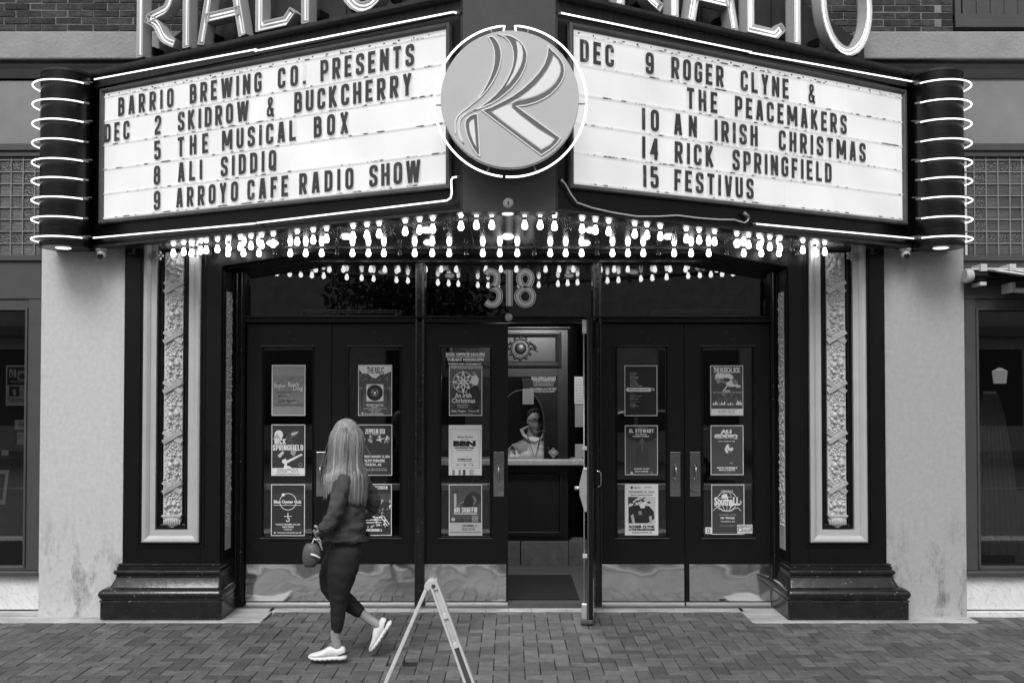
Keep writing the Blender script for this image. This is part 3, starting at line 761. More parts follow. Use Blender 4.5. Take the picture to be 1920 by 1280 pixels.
# ornate grilles behind the transom glass
for a, b in ((563, 743), (1222, 1403)):
    gr = MB(); gr.box(X(a), X(b), YD + .02, YD + .028, Z(582) , Z(580.5)); gr.box(X(a), X(b), YD + .02, YD + .028, Z(592), Z(590.5)); gr.box(X(a), X(a) + .01, YD + .02, YD + .028, Z(591), Z(581)); gr.box(X(b) - .01, X(b), YD + .02, YD + .028, Z(591), Z(581))
    x = X(a) + .03
    while x < X(b) - .02: gr.ball((x, YD + .024, Z(585.5)), .008, .004, .009, 6, 5); x += .022
    E(gr, 'vent_grille', 'frame')
# house number 318, gilded double outline
def numeral(paths, closed):
    b1, b2, b3 = MB(), MB(), MB()
    for p, c in zip(paths, closed):
        q = [(X(a), Z(b)) for a, b in p]
        for mb, w_, y0 in ((b1, .054, YD - .012), (b2, .040, YD - .0135), (b3, .029, YD - .016)):
            mb.ribbon(q, w_, y0 - .0002 * len(q), YD - .002 if mb is b1 else y0 + .004, c)
    n_ = b1.build('numeral', pr(250), ent); b2.build('numeral_line', pr(70), n_); b3.build('numeral_face', pr(252), n_)
def cr(pts, seg=5, closed=False):
    out = []; n = len(pts)
    for i in range(n if closed else n - 1):
        p = [Vector(pts[(i + k) % n] if closed else pts[max(0, min(n - 1, i + k))]) for k in (-1, 0, 1, 2)]
        for k in range(seg):
            t = k / seg; q = .5 * ((2 * p[1]) + (-p[0] + p[2]) * t + (2 * p[0] - 5 * p[1] + 4 * p[2] - p[3]) * t * t + (-p[0] + 3 * p[1] - 3 * p[2] + p[3]) * t ** 3); out.append(tuple(q))
    if not closed: out.append(tuple(pts[-1]))
    return out
numeral([cr([(911, 515), (916, 510), (924, 510), (931, 516), (932, 526), (928, 535), (919, 539)]), cr([(918, 539), (929, 541), (936, 549), (936, 561), (929, 570), (919, 571), (911, 566)])], [0, 0])
numeral([[(955, 507), (955, 574)]] , [0])
numeral([cr([(985, 510), (994, 515), (996, 524), (992, 534), (985, 538), (978, 534), (974, 524), (976, 515)], 5, True), cr([(985, 540), (995, 546), (999, 556), (995, 567), (985, 571), (975, 567), (970, 556), (975, 546)], 5, True)], [1, 1])
# half rosette lamp at the middle of the bar
E(MB().lathe([(.032, 0), (.032, -.01), (.02, -.016), (.008, -.018)], (X(954), YD - .066, Z(596)), 16, 'y'), 'bar_medallion', 'silver', auto=40)

def leaf(x0, x1, g0, g1, y, lab=None, push=None, kick=None, hinge=None):
    zb_, zt_ = Z(1127), Z(607); gz0, gz1 = Z(1006), Z(650); t = .045
    mb = MB(); mb.box(x0, g0, y, y + t, zb_, zt_); mb.box(g1, x1, y, y + t, zb_, zt_); mb.box(g0, g1, y, y + t, zb_, gz0); mb.box(g0, g1, y, y + t, gz1, zt_)
    d = E(mb, 'door', 'door')
    if lab: d['label'] = lab
    f = frame_loft(g0 - .014, g1 + .014, gz0 - .012, gz1 + .012, [(0, y - .0005), (.002, y - .010), (.010, y - .012), (.016, y - .004), (.018, y + .01)])
    f.build('glass_moulding', M['black'], d)
    q = MB(); q.box(g0 - .018, g1 + .018, y - .014, y, gz1 + .006, gz1 + .011); q.box(g0 - .018, g1 + .018, y - .016, y, gz0 - .014, gz0 - .007); q.build('moulding_lip', M['frame'], d)
    MB().box(g0, g1, y + .012, y + .018, gz0, gz1).build('glass_pane', M['glass'], d)
    if kick:
        k = MB(); nx_, nz_ = 30, 14; z0_, z1_ = Z(1125.5), Z(1057); vs = []; sd_ = kick[0] * 7
        for iz in range(nz_ + 1):
            for ix in range(nx_ + 1):
                a_, b_5 = ix / nx_, iz / nz_; amp = .0106 + .0020 * math.sin(a_ * 5 + sd_) + .0009 * math.sin(a_ * 11 + sd_ * 2)
                yy = y - .0145 + amp * b_5 ** 2 + .0003 * math.sin(a_ * 17 + b_5 * 4 + sd_); vs.append((kick[0] + (kick[1] - kick[0]) * a_, yy, z0_ + (z1_ - z0_) * b_5))
        k.add(vs, [(iz * (nx_ + 1) + ix, iz * (nx_ + 1) + ix + 1, (iz + 1) * (nx_ + 1) + ix + 1, (iz + 1) * (nx_ + 1) + ix) for iz in range(nz_) for ix in range(nx_)])
        k = k.build('kick_plate', M['kick'], d, smooth=True)
        s = MB()
        for i in range(5):
            xx = kick[0] + .02 + (kick[1] - kick[0] - .04) * i / 4
            for zz in (Z(1123), Z(1059.5)): s.ball((xx, y - .0125 + (.0088 if zz > .2 else 0), zz), .004, .002, .004, 6, 4)
        s.build('plate_screw', M['frame'], d)
    sw = MB(); sw.box(x0 + .005, x1 - .002, y - .022, y - .001, Z(1137), Z(1130)); sw.box(x0 + .005, x1 - .002, y - .010, y - .001, Z(1130), Z(1128.5))
    sw.build('door_sweep', M['alu'], d, bevel=.002)
    cb = MB(); cb.box(g0 - .02, g1 + .02, y + .06, y + .10, Z(920), Z(908)); cb.build('crash_bar', M['white'], d, bevel=.006)
    if push:
        p = MB().box(push[0], push[1], y - .004, y - .0005, Z(930), Z(847)).build('push_plate', M['chrome'], d, bevel=.001)
        xc = (push[0] + push[1]) / 2
        MB().tube([(xc, y - .003, Z(903)), (xc, y - .035, Z(902)), (xc, y - .045, Z(897)), (xc, y - .045, Z(878)), (xc, y - .035, Z(873)), (xc, y - .003, Z(873))], .0075, 8).build('pull_handle', M['chrome'], d, smooth=True)
    if hinge is not None:
        for z_ in (643, 786, 930, 1073):
            MB().tube([(hinge, y - .008, Z(z_ + 13)), (hinge, y - .008, Z(z_ - 13))], .007, 8).build('hinge', M['alu'], d, smooth=True)
    for dx, dz in ((-.10, 0), (-.085, 0), (-.05, -13), (-.035, -13)):
        MB().ball(((x0 + x1) / 2 + dx + .09, y - .001, Z(623 + -dz)), .0045, .003, .0045, 8, 5).build('lock_bolt', M['frame'], d)
    return d
d1 = leaf(X(463), X(621.3), X(494), X(586), YD, 'leftmost closed door leaf with three posters', (X(594), X(611)), (X(463.5), X(621)), X(458.5))
d2 = leaf(X(622.7), X(780), X(655), X(750), YD, 'closed door leaf behind the walking woman', (X(632), X(649)), (X(623), X(779.5)), X(783))
d3 = leaf(X(797), X(952.5), X(827), X(919), YD, 'closed door leaf with the box office hours lettering', (X(925.5), X(945)), (X(797), X(949)), X(791))
d5 = leaf(X(1126), X(1282.3), X(1157), X(1249), YD, 'closed door leaf right of the open one', (X(1256), X(1275)), (X(1128), X(1281)), X(1123))
d6 = leaf(X(1283.7), X(1443), X(1318), X(1411), YD, 'rightmost closed door leaf', (X(1293), X(1312.5)), (X(1291), X(1443)), X(1445.5))
# open leaf: swung out towards the street, seen edge on
hx, hy = X(1108), .385; ang = R(-97.5); wd_ = .685; t_ = .045
od = empty('open_door', (hx, hy, 0), None, None, None, ent); od['label'] = 'open door leaf swung out and seen edge on'
Mo = Matrix.Translation((hx, hy, 0)) @ Matrix.Rotation(ang, 4, 'Z')
def OD(mb, name, m, **k): mb.xf(Mo); return mb.build(name, M[m], od, **k)
zb_, zt_ = .035, Z(606)
q = MB(); q.box(0, .13, 0, t_, zb_, zt_); q.box(.55, wd_, 0, t_, zb_, zt_); q.box(.13, .55, 0, t_, zb_, Z(1006)); q.box(.13, .55, 0, t_, Z(650), zt_)
OD(q, 'door_leaf', 'door', bevel=.003)
OD(MB().box(.13, .55, .02, .026, Z(1006), Z(650)), 'glass_pane', 'glass')
OD(MB().box(.02, .66, t_ + .0005, t_ + .004, .05, .36), 'kick_plate', 'kick')
OD(MB().box(wd_ - .001, wd_ + .003, .004, .012, zb_ + .01, zt_ - .02), 'edge_strip', 'frame')
sgn = -1
yb = -.024
q = MB(); q.box(wd_ - .05, wd_ - .005, yb - .012, 0, zt_ - .13, zt_ - .02); OD(q, 'rod_guide', 'alu', bevel=.004)
q = MB(); q.tube([(wd_ - .03, yb, zt_ - .12), (wd_ - .03, yb, .12)], .006, 8); OD(q, 'vertical_rod', 'alu', smooth=True)
q = MB(); q.box(wd_ - .05, wd_ - .005, yb - .022, 0, .045, .17); OD(q, 'bottom_latch', 'alu', bevel=.008)
OD(MB().box(wd_ - .06, wd_ + .004, yb - .028, t_ + .004, .012, .045), 'door_foot', 'frame', bevel=.006)
for z in (1.36, .52): OD(MB().box(wd_ - .042, wd_ - .015, yb - .012, 0, z, z + .03), 'rod_clip', 'white', bevel=.003)
q = MB(); q.prism([(0, 1.12), (-.05, 1.10), (-.062, .96), (-.04, .90), (0, .80), (.0, .80)], wd_ - .09, wd_ - .02, 'x'); 
q = MB(); q.loft([[(wd_ - .09, 0, 1.22), (wd_ - .01, 0, 1.22), (wd_ - .01, -.03, 1.22), (wd_ - .09, -.03, 1.22)], [(wd_ - .09, 0, 1.10), (wd_ - .01, 0, 1.10), (wd_ - .01, -.062, 1.09), (wd_ - .09, -.062, 1.09)], [(wd_ - .09, 0, 1.0), (wd_ - .01, 0, 1.0), (wd_ - .01, -.058, 1.0), (wd_ - .09, -.058, 1.0)], [(wd_ - .09, 0, .88), (wd_ - .01, 0, .88), (wd_ - .01, -.02, .88), (wd_ - .09, -.02, .88)]])
OD(q, 'panic_latch', 'alu', bevel=.004)
OD(MB().tube([(wd_ - .05, -.05, 1.06), (wd_ - .05, -.10, 1.06)], .014, 8), 'latch_knob', 'alu', smooth=True)
q = MB(); hxx = wd_ - .10; q.tube([(hxx, t_, 1.19), (hxx, t_ + .045, 1.19), (hxx, t_ + .058, 1.175), (hxx, t_ + .058, 1.085), (hxx, t_ + .045, 1.07), (hxx, t_, 1.07)], .006, 8)
OD(q, 'pull_handle', 'chrome', smooth=True)
for z_ in (643, 786, 930, 1073):
    for px in (1112.5,): MB().tube([(X(px), YD - .045, Z(z_ + 13)), (X(px), YD - .045, Z(z_ - 13))], .008, 8).build('hinge', M['alu'], od, smooth=True)

# ================================================================== LOBBY AND TICKET BOOTH
lamp_ = empty('added_lobby_lamp', (.3, 1.3, 2.98), 'unseen lamp added behind the transom to brighten the lobby', 'lamp')  # added lamp and point light, out of view, brighten lobby and clerk
MB().lathe([(.14, 0), (.15, -.03), (.10, -.07), (.001, -.08)], (.3, 1.3, 3.0), 20).build('added_lamp_glass', M['lamp_on'], lamp_, smooth=True)
l2_ = bpy.data.lights.new('lobby_fill_light', 'POINT'); l2_.energy = 125; l2_.shadow_soft_size = .14; l2o = bpy.data.objects.new('lobby_fill_light', l2_); col.objects.link(l2o); l2o.location = (.3, 1.15, 2.75); l2o.parent = lamp_; l2o.matrix_parent_inverse = lamp_.matrix_basis.inverted()
lob = empty('lobby', (0, 2, 0), 'dark theatre lobby seen through the open door', 'lobby')
def Lb(mb, name, m, parent=None, **k): return mb.build(name, M[m], parent or lob, **k)
Lb(MB().box(-3.2, 3.2, .46, 6, -.03, .012), 'lobby_floor', 'lobbyfloor')
Lb(MB().box(-3.2, 3.2, .46, 6, 3.02, 3.06), 'lobby_ceiling', 'dark')
Lb(MB().box(-3.25, -3.2, .46, 6, 0, 3.06).box(3.2, 3.25, .46, 6, 0, 3.06).box(-3.2, 3.2, 6, 6.05, 0, 3.06), 'lobby_wall', 'wood')
Lb(MB().box(xat(905, 1.0), at(1082, 1122, .9).x, .60, 1.75, .012, .022), 'entrance_mat', 'mat')
YB = 2.35
bo = empty('ticket_booth', (0, YB, 0), 'dark panelled ticket booth with marble base and stone counter inside the lobby', 'ticket booth')
def Bo(mb, name, m, parent=None, **k): return mb.build(name, M[m], parent or bo, **k)
XB = lambda px: xat(px, YB)
ZB = lambda py: zat(py, YB)
for a, b in ((800, 868), (870, 975), (977, 1065)): Bo(MB().box(XB(a), XB(b), YB - .03, YB + .3, .012, ZB(1014)), 'marble_block', 'lobbymarble', bevel=.003)
Bo(MB().box(XB(1066), XB(1100), YB + .0, YB + .3, .012, ZB(1014)), 'marble_block', 'lobbymarble', bevel=.003)
Bo(MB().box(XB(800), XB(1065), YB, YB + .05, ZB(1014), ZB(868)), 'lower_front', 'wood')
Bo(frame_loft(XB(860), XB(1055), ZB(1003), ZB(880), [(0, YB - .001), (.0, YB - .02), (.03, YB - .02), (.04, YB - .001)]), 'lower_moulding', 'wood')
Bo(MB().box(XB(800), XB(1095), YB - .12, YB + .35, ZB(871), ZB(860)), 'counter_slab', 'ctr', bevel=.01)
Bo(MB().box(XB(1045), XB(1065), YB, YB + .3, ZB(860), 3.0), 'corner_post', 'wood', bevel=.004)
Bo(MB().box(XB(800), XB(1045), YB, YB + .05, ZB(706), ZB(616)), 'upper_front', 'wood')
Bo(frame_loft(XB(840), XB(1052), ZB(688), ZB(622), [(0, YB - .001), (0, YB - .025), (.02, YB - .03), (.05, YB - .012), (.06, YB - .001)]), 'upper_moulding', 'wood')
Bo(MB().box(XB(800), XB(1070), YB - .05, YB + .1, ZB(617), ZB(609)), 'booth_cornice', 'wood', bevel=.01)
ca = MB(); cx_, cz_ = XB(976), ZB(653)
ca.lathe([(.001, -.02), (.035, -.017), (.055, -.010), (.060, 0)], (cx_, YB - .005, cz_), 20, 'y')
ca.tube([(cx_ + .095 * math.cos(a), YB - .015, cz_ + .10 * math.sin(a)) for a in [2 * math.pi * k / 24 for k in range(24)]], .009, 6, closed=True)
for a in range(0, 360, 30):
    ca.ball((cx_ + .115 * math.cos(R(a)), YB - .01, cz_ + .115 * math.sin(R(a))), .014, .012, .018, 6, 5, Matrix.Rotation(R(a), 3, 'Y'))
for s in (-1, 1):
    ca.tube([(cx_ + s * .11, YB - .01, cz_ + .05), (cx_ + s * .15, YB - .02, cz_ + .03), (cx_ + s * .14, YB - .01, cz_ - .01), (cx_ + s * .18, YB - .01, cz_ - .03)], [.01, .012, .009, .004], 6)
    ca.ball((cx_ + s * .15, YB - .01, cz_ + .01), .02, .012, .014)
Bo(ca, 'cartouche', 'wood', smooth=True)
# glazed front with an arched opening painted on a panel
arch = [(XB(1020), ZB(860))] + [(XB(978) + (XB(1020) - XB(978)) * math.cos(R(a)), ZB(790) + (ZB(731) - ZB(790)) * math.sin(R(a))) for a in range(0, 181, 12)] + [(XB(936), ZB(860))]
Bo(MB().box(XB(1019.5), XB(1045), YB + .02, YB + .05, ZB(860), ZB(706)), 'side_panel', 'wood')
Bo(MB().prism([(XB(1020), ZB(706)), (XB(1020), ZB(790))] + arch[1:9] + [(XB(978), ZB(706))], YB + .02, YB + .05, 'y'), 'arch_spandrel', 'wood')
Bo(MB().tube([(p[0], YB + .012, p[1]) for p in arch], .005, 6), 'arch_bead', 'frame')
Bo(MB().box(XB(900), XB(1045), YB + .005, YB + .010, ZB(860), ZB(706)), 'booth_glass', 'glass3')
Bo(MB().box(XB(800), XB(1100), YB + 1.5, YB + 1.55, 0, 3), 'booth_back', 'dark')
# unseen lamp added in the booth to brighten the man
lm = empty('added_booth_lamp', (XB(955), YB + .45, 2.3), 'small unseen lamp added inside the booth to brighten the man', 'lamp')
MB().lathe([(.05, 0), (.09, -.02), (.09, -.03), (.02, -.035)], (XB(955), YB + .42, 2.05), 16).build('lamp_shade', M['lamp_on'], lm, smooth=True)
ll = bpy.data.lights.new('booth_fill_light', 'POINT'); ll.energy = 5.0; ll.shadow_soft_size = .09; lo = bpy.data.objects.new('booth_fill_light', ll); col.objects.link(lo); lo.location = (XB(940), YB + .15, 1.98); lo.parent = lm; lo.matrix_parent_inverse = lm.matrix_basis.inverted()
# ================================================================== MARQUEE
YC = -1.71
mq = empty('marquee', (0, -.9, ZT), 'wedge shaped theatre marquee with two lit reader boards, neon tubes and bulbs underneath', 'marquee')
def Q(mb, name, m, parent=None, **k): return mb.build(name, M[m] if isinstance(m, str) else m, parent or mq, **k)
class Wing:
    def __init__(s, pin, pout, side):
        s.side = side; a = at(pin, 393, YC); b = at(pout, 462, -.13)
        s.A = Vector((a.x, a.y)); s.B = Vector((b.x, b.y)); s.u = (s.B - s.A).normalized(); s.len = (s.B - s.A).length
        s.n = Vector((s.u.y, -s.u.x)) if side > 0 else Vector((-s.u.y, s.u.x))
        if s.n.y > 0: s.n = -s.n
        # local frame: x runs left to right as seen, y points back into the wall
        s.xdir = s.u if side > 0 else -s.u
        s.rz = math.atan2(s.xdir.y, s.xdir.x)
        s.org = s.A if side > 0 else s.B
        s.M = Matrix.Translation((s.org.x, s.org.y, 0)) @ Matrix.Rotation(s.rz, 4, 'Z')
    def loc(s, px, py, off=0.):          # pixel -> (x along the wing, z) on the plane standing off in front of the face
        d = ray(px, py); o = s.org + s.n * off; c = Vector((0, CAMY))
        # c + d*k = o + x*X
        X_ = s.xdir; det = d.x * (-X_.y) - d.y * (-X_.x); w_ = o - c
        k = (w_.x * (-X_.y) - w_.y * (-X_.x)) / det; x = (d.x * w_.y - d.y * w_.x) / det
        return x, CAMZ + d.z * k
WGL, WGR = Wing(867, 172, -1), Wing(1042, 1712, 1)
ZTOP = 4.33
def strip_z(w, pts, off): return [w.loc(px, py, off) for px, py in pts]
for w_ in (WGL, WGR):
    s = w_.side; Lw = w_.len
    Q(MB().box(0, Lw, 0, .10, ZT - .012, ZTOP).xf(w_.M), 'fascia', 'fascia', bevel=.004)
    Q(MB().box(-.0, Lw, -.085, .14, ZTOP + .001, ZTOP + .028).xf(w_.M), 'top_flange', 'soot', bevel=.004)
    Q(MB().box(0, Lw, -.012, -.0005, ZTOP - .085, ZTOP - .001).xf(w_.M), 'streaked_band', 'soot')
    Q(MB().box(0, Lw, -.010, -.0005, ZT - .011, ZT + .006).xf(w_.M), 'bottom_lip', 'soot')
    # frame of the reader board
    if s < 0: fa, fb, ft, fbm = 183, 840, (838, 50), (186, 423)
    else: fa, fb, ft, fbm = 1072, 1703, (1075, 48), (1703, 428)
    xa, xb = w_.loc(fa, 300, .05)[0], w_.loc(fb, 200, .05)[0]
    kz, cz = (-.030 / Lw, .010) if s < 0 else (.022 / Lw, -.018)
    SH = Matrix.Identity(4); SH[2][0] = kz; SH[2][3] = cz; w_.S = w_.M @ SH; w_.kz, w_.cz = kz, cz
    wx = .035
    zt1 = 4.206 if s < 0 else 4.206; zb1 = 3.136
    f = frame_loft(xa, xb, zb1, zt1, [(0, -.0), (0, -.036), (.005, -.041), (.020, -.039), (.028, -.026), (.032, -.024), (.034, 0)]).xf(w_.S)
    Q(f, 'sign_frame', 'frame')
    ix0, ix1, iz0, iz1 = xa + .031, xb - .031, zb1 + .031, zt1 - .031
    w_.ix0, w_.ix1, w_.iz0, w_.iz1 = ix0, ix1, iz0, iz1
    # white strip round the inside, then panels
    nn = 5; pw = (ix1 - ix0) / nn
    for k in range(nn):
        Q(MB().box(ix0 + k * pw + .0008, ix0 + (k + 1) * pw - .0008, -.012, -.001, iz0, iz1).xf(w_.S), 'lit_panel', 'panelL' if s < 0 else 'panelR')
    w_.rows = []
    pitch = (iz1 - iz0 - .045) / 5
    for k in range(6):
        z = iz0 + .012 + k * pitch
        r = MB().box(ix0, ix1, -.020, -.0125, z - .003, z + .005).xf(w_.S); rr_ = Q(r, 'letter_rail', 'rail')
        w_.rows.insert(0, z + .012)
    tk = MB(); rnd = random.Random(9)
    for k in range(26):
        x = ix0 + .04 + k * (ix1 - ix0 - .06) / 26; tk.box(x, x + rnd.uniform(.006, .022), -.0155, -.0122, iz1 - .022, iz1 - .016 + rnd.uniform(0, .004))
    Q(tk.xf(w_.S), 'rail_fixings', 'trimgrey')['kind'] = 'stuff'
    # neon lines
    def nline(pts, off, r=.0056, m='neon', name='neon_tube'):
        P = [w_.loc(px, py, off) for px, py in pts]; P3 = [w_.M @ Vector((x, -off, z)) for x, z in P]
        return Q(MB().tube(P3, r, 8), name, m, smooth=True)
    if s < 0:
        nline([(177, 149), (480, 93)], .05); nline([(478, 96), (850, 23), (856, 25)], .045)
        nline([(175, 446), (478, 419)], .05); nline([(482, 418), (838, 376), (845, 371), (847, 362), (846, 338), (849, 333), (856, 332)], .045)
        zc = [(177, 149), (480, 93), (856, 24), (175, 446), (480, 419), (856, 332)]
    else:
        nline([(1053, 25), (1408, 98)], .05); nline([(1406, 99), (1710, 153)], .05)
        nline([(1419, 420), (1714, 447)], .05)
        c = nline([(1052, 337), (1060, 345), (1071, 365), (1082, 380), (1110, 390), (1150, 399), (1195, 406), (1235, 406), (1270, 404), (1310, 409), (1350, 412), (1376, 412), (1396, 418), (1402, 414), (1404, 408)], .03, .0055, 'ceramic', 'hanging_cable')
        nline([(1405, 408), (1395, 399)], .03, .012, 'insul', 'neon_end'); nline([(1052, 337), (1054, 339)], .01, .018, 'frame', 'cable_boot')
        zc = [(1053, 25), (1408, 98), (1710, 153), (1419, 420), (1714, 447)]
    for px, py in zc:
        x, z = w_.loc(px, py, .04); q = MB().tube([w_.M @ Vector((x, -.045, z)), w_.M @ Vector((x, .0, z + .004))], .010, 8); Q(q, 'tube_holder', 'insul', smooth=True)
    # stepped metal backing for the channel letters
    if s < 0: stp = [(265, 90), (372, 62)]; 
    x1 = w_.loc(272 if s < 0 else 1626, 100, -.12)[0]; x2 = w_.loc(372 if s < 0 else 1512, 60, -.12)[0]
    xin = Lw if s < 0 else 0
    zl = 4.62; zl2 = 4.98
    if s < 0: poly = [(x1, ZTOP + .04), (xin, ZTOP + .04), (xin, 5.6), (x2, 5.6), (x2, 4.72), (x1 + .0, 4.46)]
    else: poly = [(xin, ZTOP + .04), (x1, ZTOP + .04), (x1, 4.60), (x2, 4.80), (x2, 5.6), (xin, 5.6)]
    Q(MB().prism(poly, .15, .19, 'y').xf(w_.M), 'letter_backing', 'parapet')
    sm = MB()
    for k in range(1, 7):
        xx = x2 + (xin - x2) * k / 7; sm.box(xx - .002, xx + .002, .146, .15, ZTOP + .04, 5.6)
    sm.box(min(x2, xin), max(x2, xin), .147, .15, 4.9, 4.904); Q(sm.xf(w_.M), 'panel_seam', 'black')
    # body behind the fascia
    Q(MB().box(0, Lw, .10, .16, ZTOP - .2, ZTOP + .0).xf(w_.M), 'back_rail', 'black')
    # drum at the outer end
    cxp = 119 if s < 0 else 1763.5; cy = -.24; cx = xat(cxp, cy); r0 = .187
    dr = MB(); ring_b = [(cx + r0 * math.cos(2 * math.pi * k / 40), cy + r0 * math.sin(2 * math.pi * k / 40)) for k in range(40)]
    dr.loft([[(x, y, z) for x, y in ring_b] for z in (ZT - .03, 4.305)])
    D = Q(dr, 'end_drum', 'fascia', auto=40)
    Q(MB().loft([[(cx + (r0 + .004) * math.cos(2 * math.pi * k / 40), cy + (r0 + .004) * math.sin(2 * math.pi * k / 40), z) for k in range(40)] for z in (4.305, 4.325)]), 'drum_cap', 'soot', auto=40)
    hb = MB().box(cx - r0 + .01, cx + r0 - .01, cy, .02, ZT - .02, 4.30); xo = w_.B.x
    hb.box(min(cx, xo), max(cx, xo), -.16, .02, ZT - .02, 4.30) if s < 0 else hb.box(min(cx, xo), max(cx, xo), -.16, .02, ZT - .02, 4.30)
    Q(hb, 'end_box', 'black')
    Q(MB().lathe([(.001, -.004), (.05, -.004), (.06, 0)], (cx, cy - .03, ZT - .032), 20), 'downlight', 'lamp_on')
    pys = [148, 185, 222, 259, 296, 331.5, 368, 405, 442]
    for k, py in enumerate(pys):
        z = zat(py, cy - .25); th = [R(-135 + t * (135 + 54) / 22) for t in range(23)]
        rr = .243
        P = [(cx - s * -1 * rr * math.sin(a) * 1, cy - rr * math.cos(a), z) for a in th] if s < 0 else [(cx - rr * math.sin(a), cy - rr * math.cos(a), z) for a in th]
        if s < 0: P = [(cx + rr * math.sin(a), cy - rr * math.cos(a), z) for a in th]
        else: P = [(cx - rr * math.sin(a), cy - rr * math.cos(a), z) for a in th]
        Q(MB().tube(P, .0056, 8), 'neon_ring', 'neon', smooth=True)
        h = MB(); e = P[-1]; Q(h.tube([e, (e[0] - s * .02, e[1] + .05, e[2] + .008)], .008, 6), 'ring_bracket', 'insul', smooth=True); h = MB(); b_2 = P[2]; h.tube([b_2, (b_2[0] + (cx - b_2[0]) * .3, b_2[1] + .0, b_2[2] - .004)], .007, 6)
        Q(h, 'ring_bracket', 'insul', smooth=True)
        if k % 2 == 0:
            Q(MB().box(e[0] - .055, e[0] + .055, e[1] + .03, e[1] + .045, z + .014, z + .022), 'ring_shelf', 'frame')
# centre face between the wings
A_, B_ = WGL.A, WGR.A
Q(MB().box(A_.x, B_.x, YC, YC + .12, ZT - .012, 5.6), 'centre_face', 'centre')
c2 = MB(); c2.box(A_.x - .012, A_.x - .001, YC + .003, YC + .02, ZT, 5.6); c2.box(B_.x + .001, B_.x + .012, YC + .003, YC + .02, ZT, 5.6)
Q(c2, 'centre_edge', 'soot')
# side panels of the wedge, beside the centre face, above the flange
Q(MB().lathe([(.001, -.012), (.02, -.012), (.026, -.008), (.032, -.004), (.034, 0)], (at(953, 381, YC).x, YC, at(953, 381, YC).z), 20, 'y'), 'lock_disc', 'silver', auto=40)
x_, z_ = at(953, 381, YC).x, at(953, 381, YC).z
Q(MB().box(x_ - .004, x_ + .004, YC - .014, YC - .011, z_ - .012, z_ + .010), 'keyhole', 'black')
# soffit
soff = [(WGL.A.x, YC + .03), (WGR.A.x, YC + .03), (WGR.B.x + .05, -.10), (WGR.B.x + .35, .0), (WGL.B.x - .35, .0), (WGL.B.x - .05, -.10)]
Q(MB().prism([(p[0], p[1]) for p in soff], ZT, ZT + .03), 'soffit', 'soffit')
Q(MB().prism([(WGL.A.x, YC + .03), (WGR.A.x, YC + .03), (WGR.B.x, -.06), (WGR.B.x, .0), (WGL.B.x, .0), (WGL.B.x, -.06)], ZTOP - .01, ZTOP), 'marquee_roof', 'black')
sj = MB()
for px0, py0, px1, py1 in ((877, 398, 889, 462), (1028, 398, 1015, 462)):
    d0, d1 = ray(px0, py0), ray(px1, py1); k0, k1 = (ZT - CAMZ) / d0.z, (ZT - CAMZ) / d1.z
    sj.ribbon([(0, 0), (1, 0)], .001, 0, .0001); sj = MB()
    a_, b_3 = (d0.x * k0, CAMY + d0.y * k0), (d1.x * k1, CAMY + d1.y * k1)
    sj.prism([(a_[0] - .002, a_[1]), (a_[0] + .002, a_[1]), (b_3[0] + .002, b_3[1]), (b_3[0] - .002, b_3[1])], ZT - .003, ZT - .0005); Q(sj, 'soffit_seam', 'black'); sj = MB()

# downlights in the soffit
for px, py in ((952, 400), (952, 446), (800, 434), (805, 457), (649, 446), (511, 458), (1110, 434), (1096, 458), (1255, 446), (1386, 457)):
    d = ray(px, py); k = (ZT - .01 - CAMZ) / d.z; x, y = d.x * k, CAMY + d.y * k
    Q(MB().lathe([(.001, -.010), (.032, -.008), (.040, 0), (.046, .004), (.046, .010)], (x, y, ZT - .011), 20), 'downlight', 'lamp_on', auto=40)
# bulbs
prof = [(.009, 0), (.0118, -.010), (.0165, -.023), (.0202, -.037), (.0206, -.047), (.0170, -.058), (.0095, -.064), (.003, -.066)]
b_on = MB().lathe(prof, n=10).build('light_bulb', M['bulb_on'], mesh_only=True, smooth=True)
b_off = MB().lathe(prof, n=10).build('light_bulb', M['bulb_off'], mesh_only=True, smooth=True)
b_cap = MB().lathe([(.014, .008), (.014, 0), (.011, -.003)], n=10).build('socket', M['bulb_base'], mesh_only=True, smooth=True)
b_fil = MB().tube([(0, 0, -.01), (.0, 0, -.045)], .0025, 5).build('filament', M['frame'], mesh_only=True)
def bulb(x, y, on):
    o = link('light_bulb', b_on if on else b_off, mq, loc=(x - mq.location.x, y - mq.location.y, ZT - .009 - mq.location.z))
    c = link('socket', b_cap, o, loc=(0, 0, 0))
    if not on: link('filament', b_fil, o, loc=(0, 0, 0))
off_back = {392, 514, 631, 749, 874, 1002, 1120, 1236, 1363, 1497, 365}
for px in [323, 357, 365, 392, 426, 455, 484, 514, 543, 572, 602, 631, 660, 690, 719, 749, 777, 810, 842, 874, 905, 937, 970, 1002, 1032, 1061, 1091, 1120, 1149, 1178, 1207, 1236, 1265, 1297, 1330, 1363, 1396, 1429, 1462, 1497, 1532]:
    bulb(xat(px, -.09), -.09, px not in off_back)
off_front = {533, 635, 735, 837, 1066, 1264, 1487}
def rowpt(px, a, b):
    d = (px - CX) / F; # x = d*(y+8) on line a..b
    t = (d * (a[1] + 8) - a[0]) / ((b[0] - a[0]) - d * (b[1] - a[1])); return a[0] + (b[0] - a[0]) * t, a[1] + (b[1] - a[1]) * t
for px in [344, 375, 385, 406, 427, 449, 469, 489, 511, 533, 556, 586, 611, 635, 661, 687, 710, 735, 759, 786, 811, 837, 864]:
    x, y = rowpt(px, (-.327, -1.36), (-2.62, -.13)); bulb(x, min(y, -.16), px not in off_front)
for px in [893, 922, 984, 1013]: bulb(xat(px, -1.40), -1.40, True)
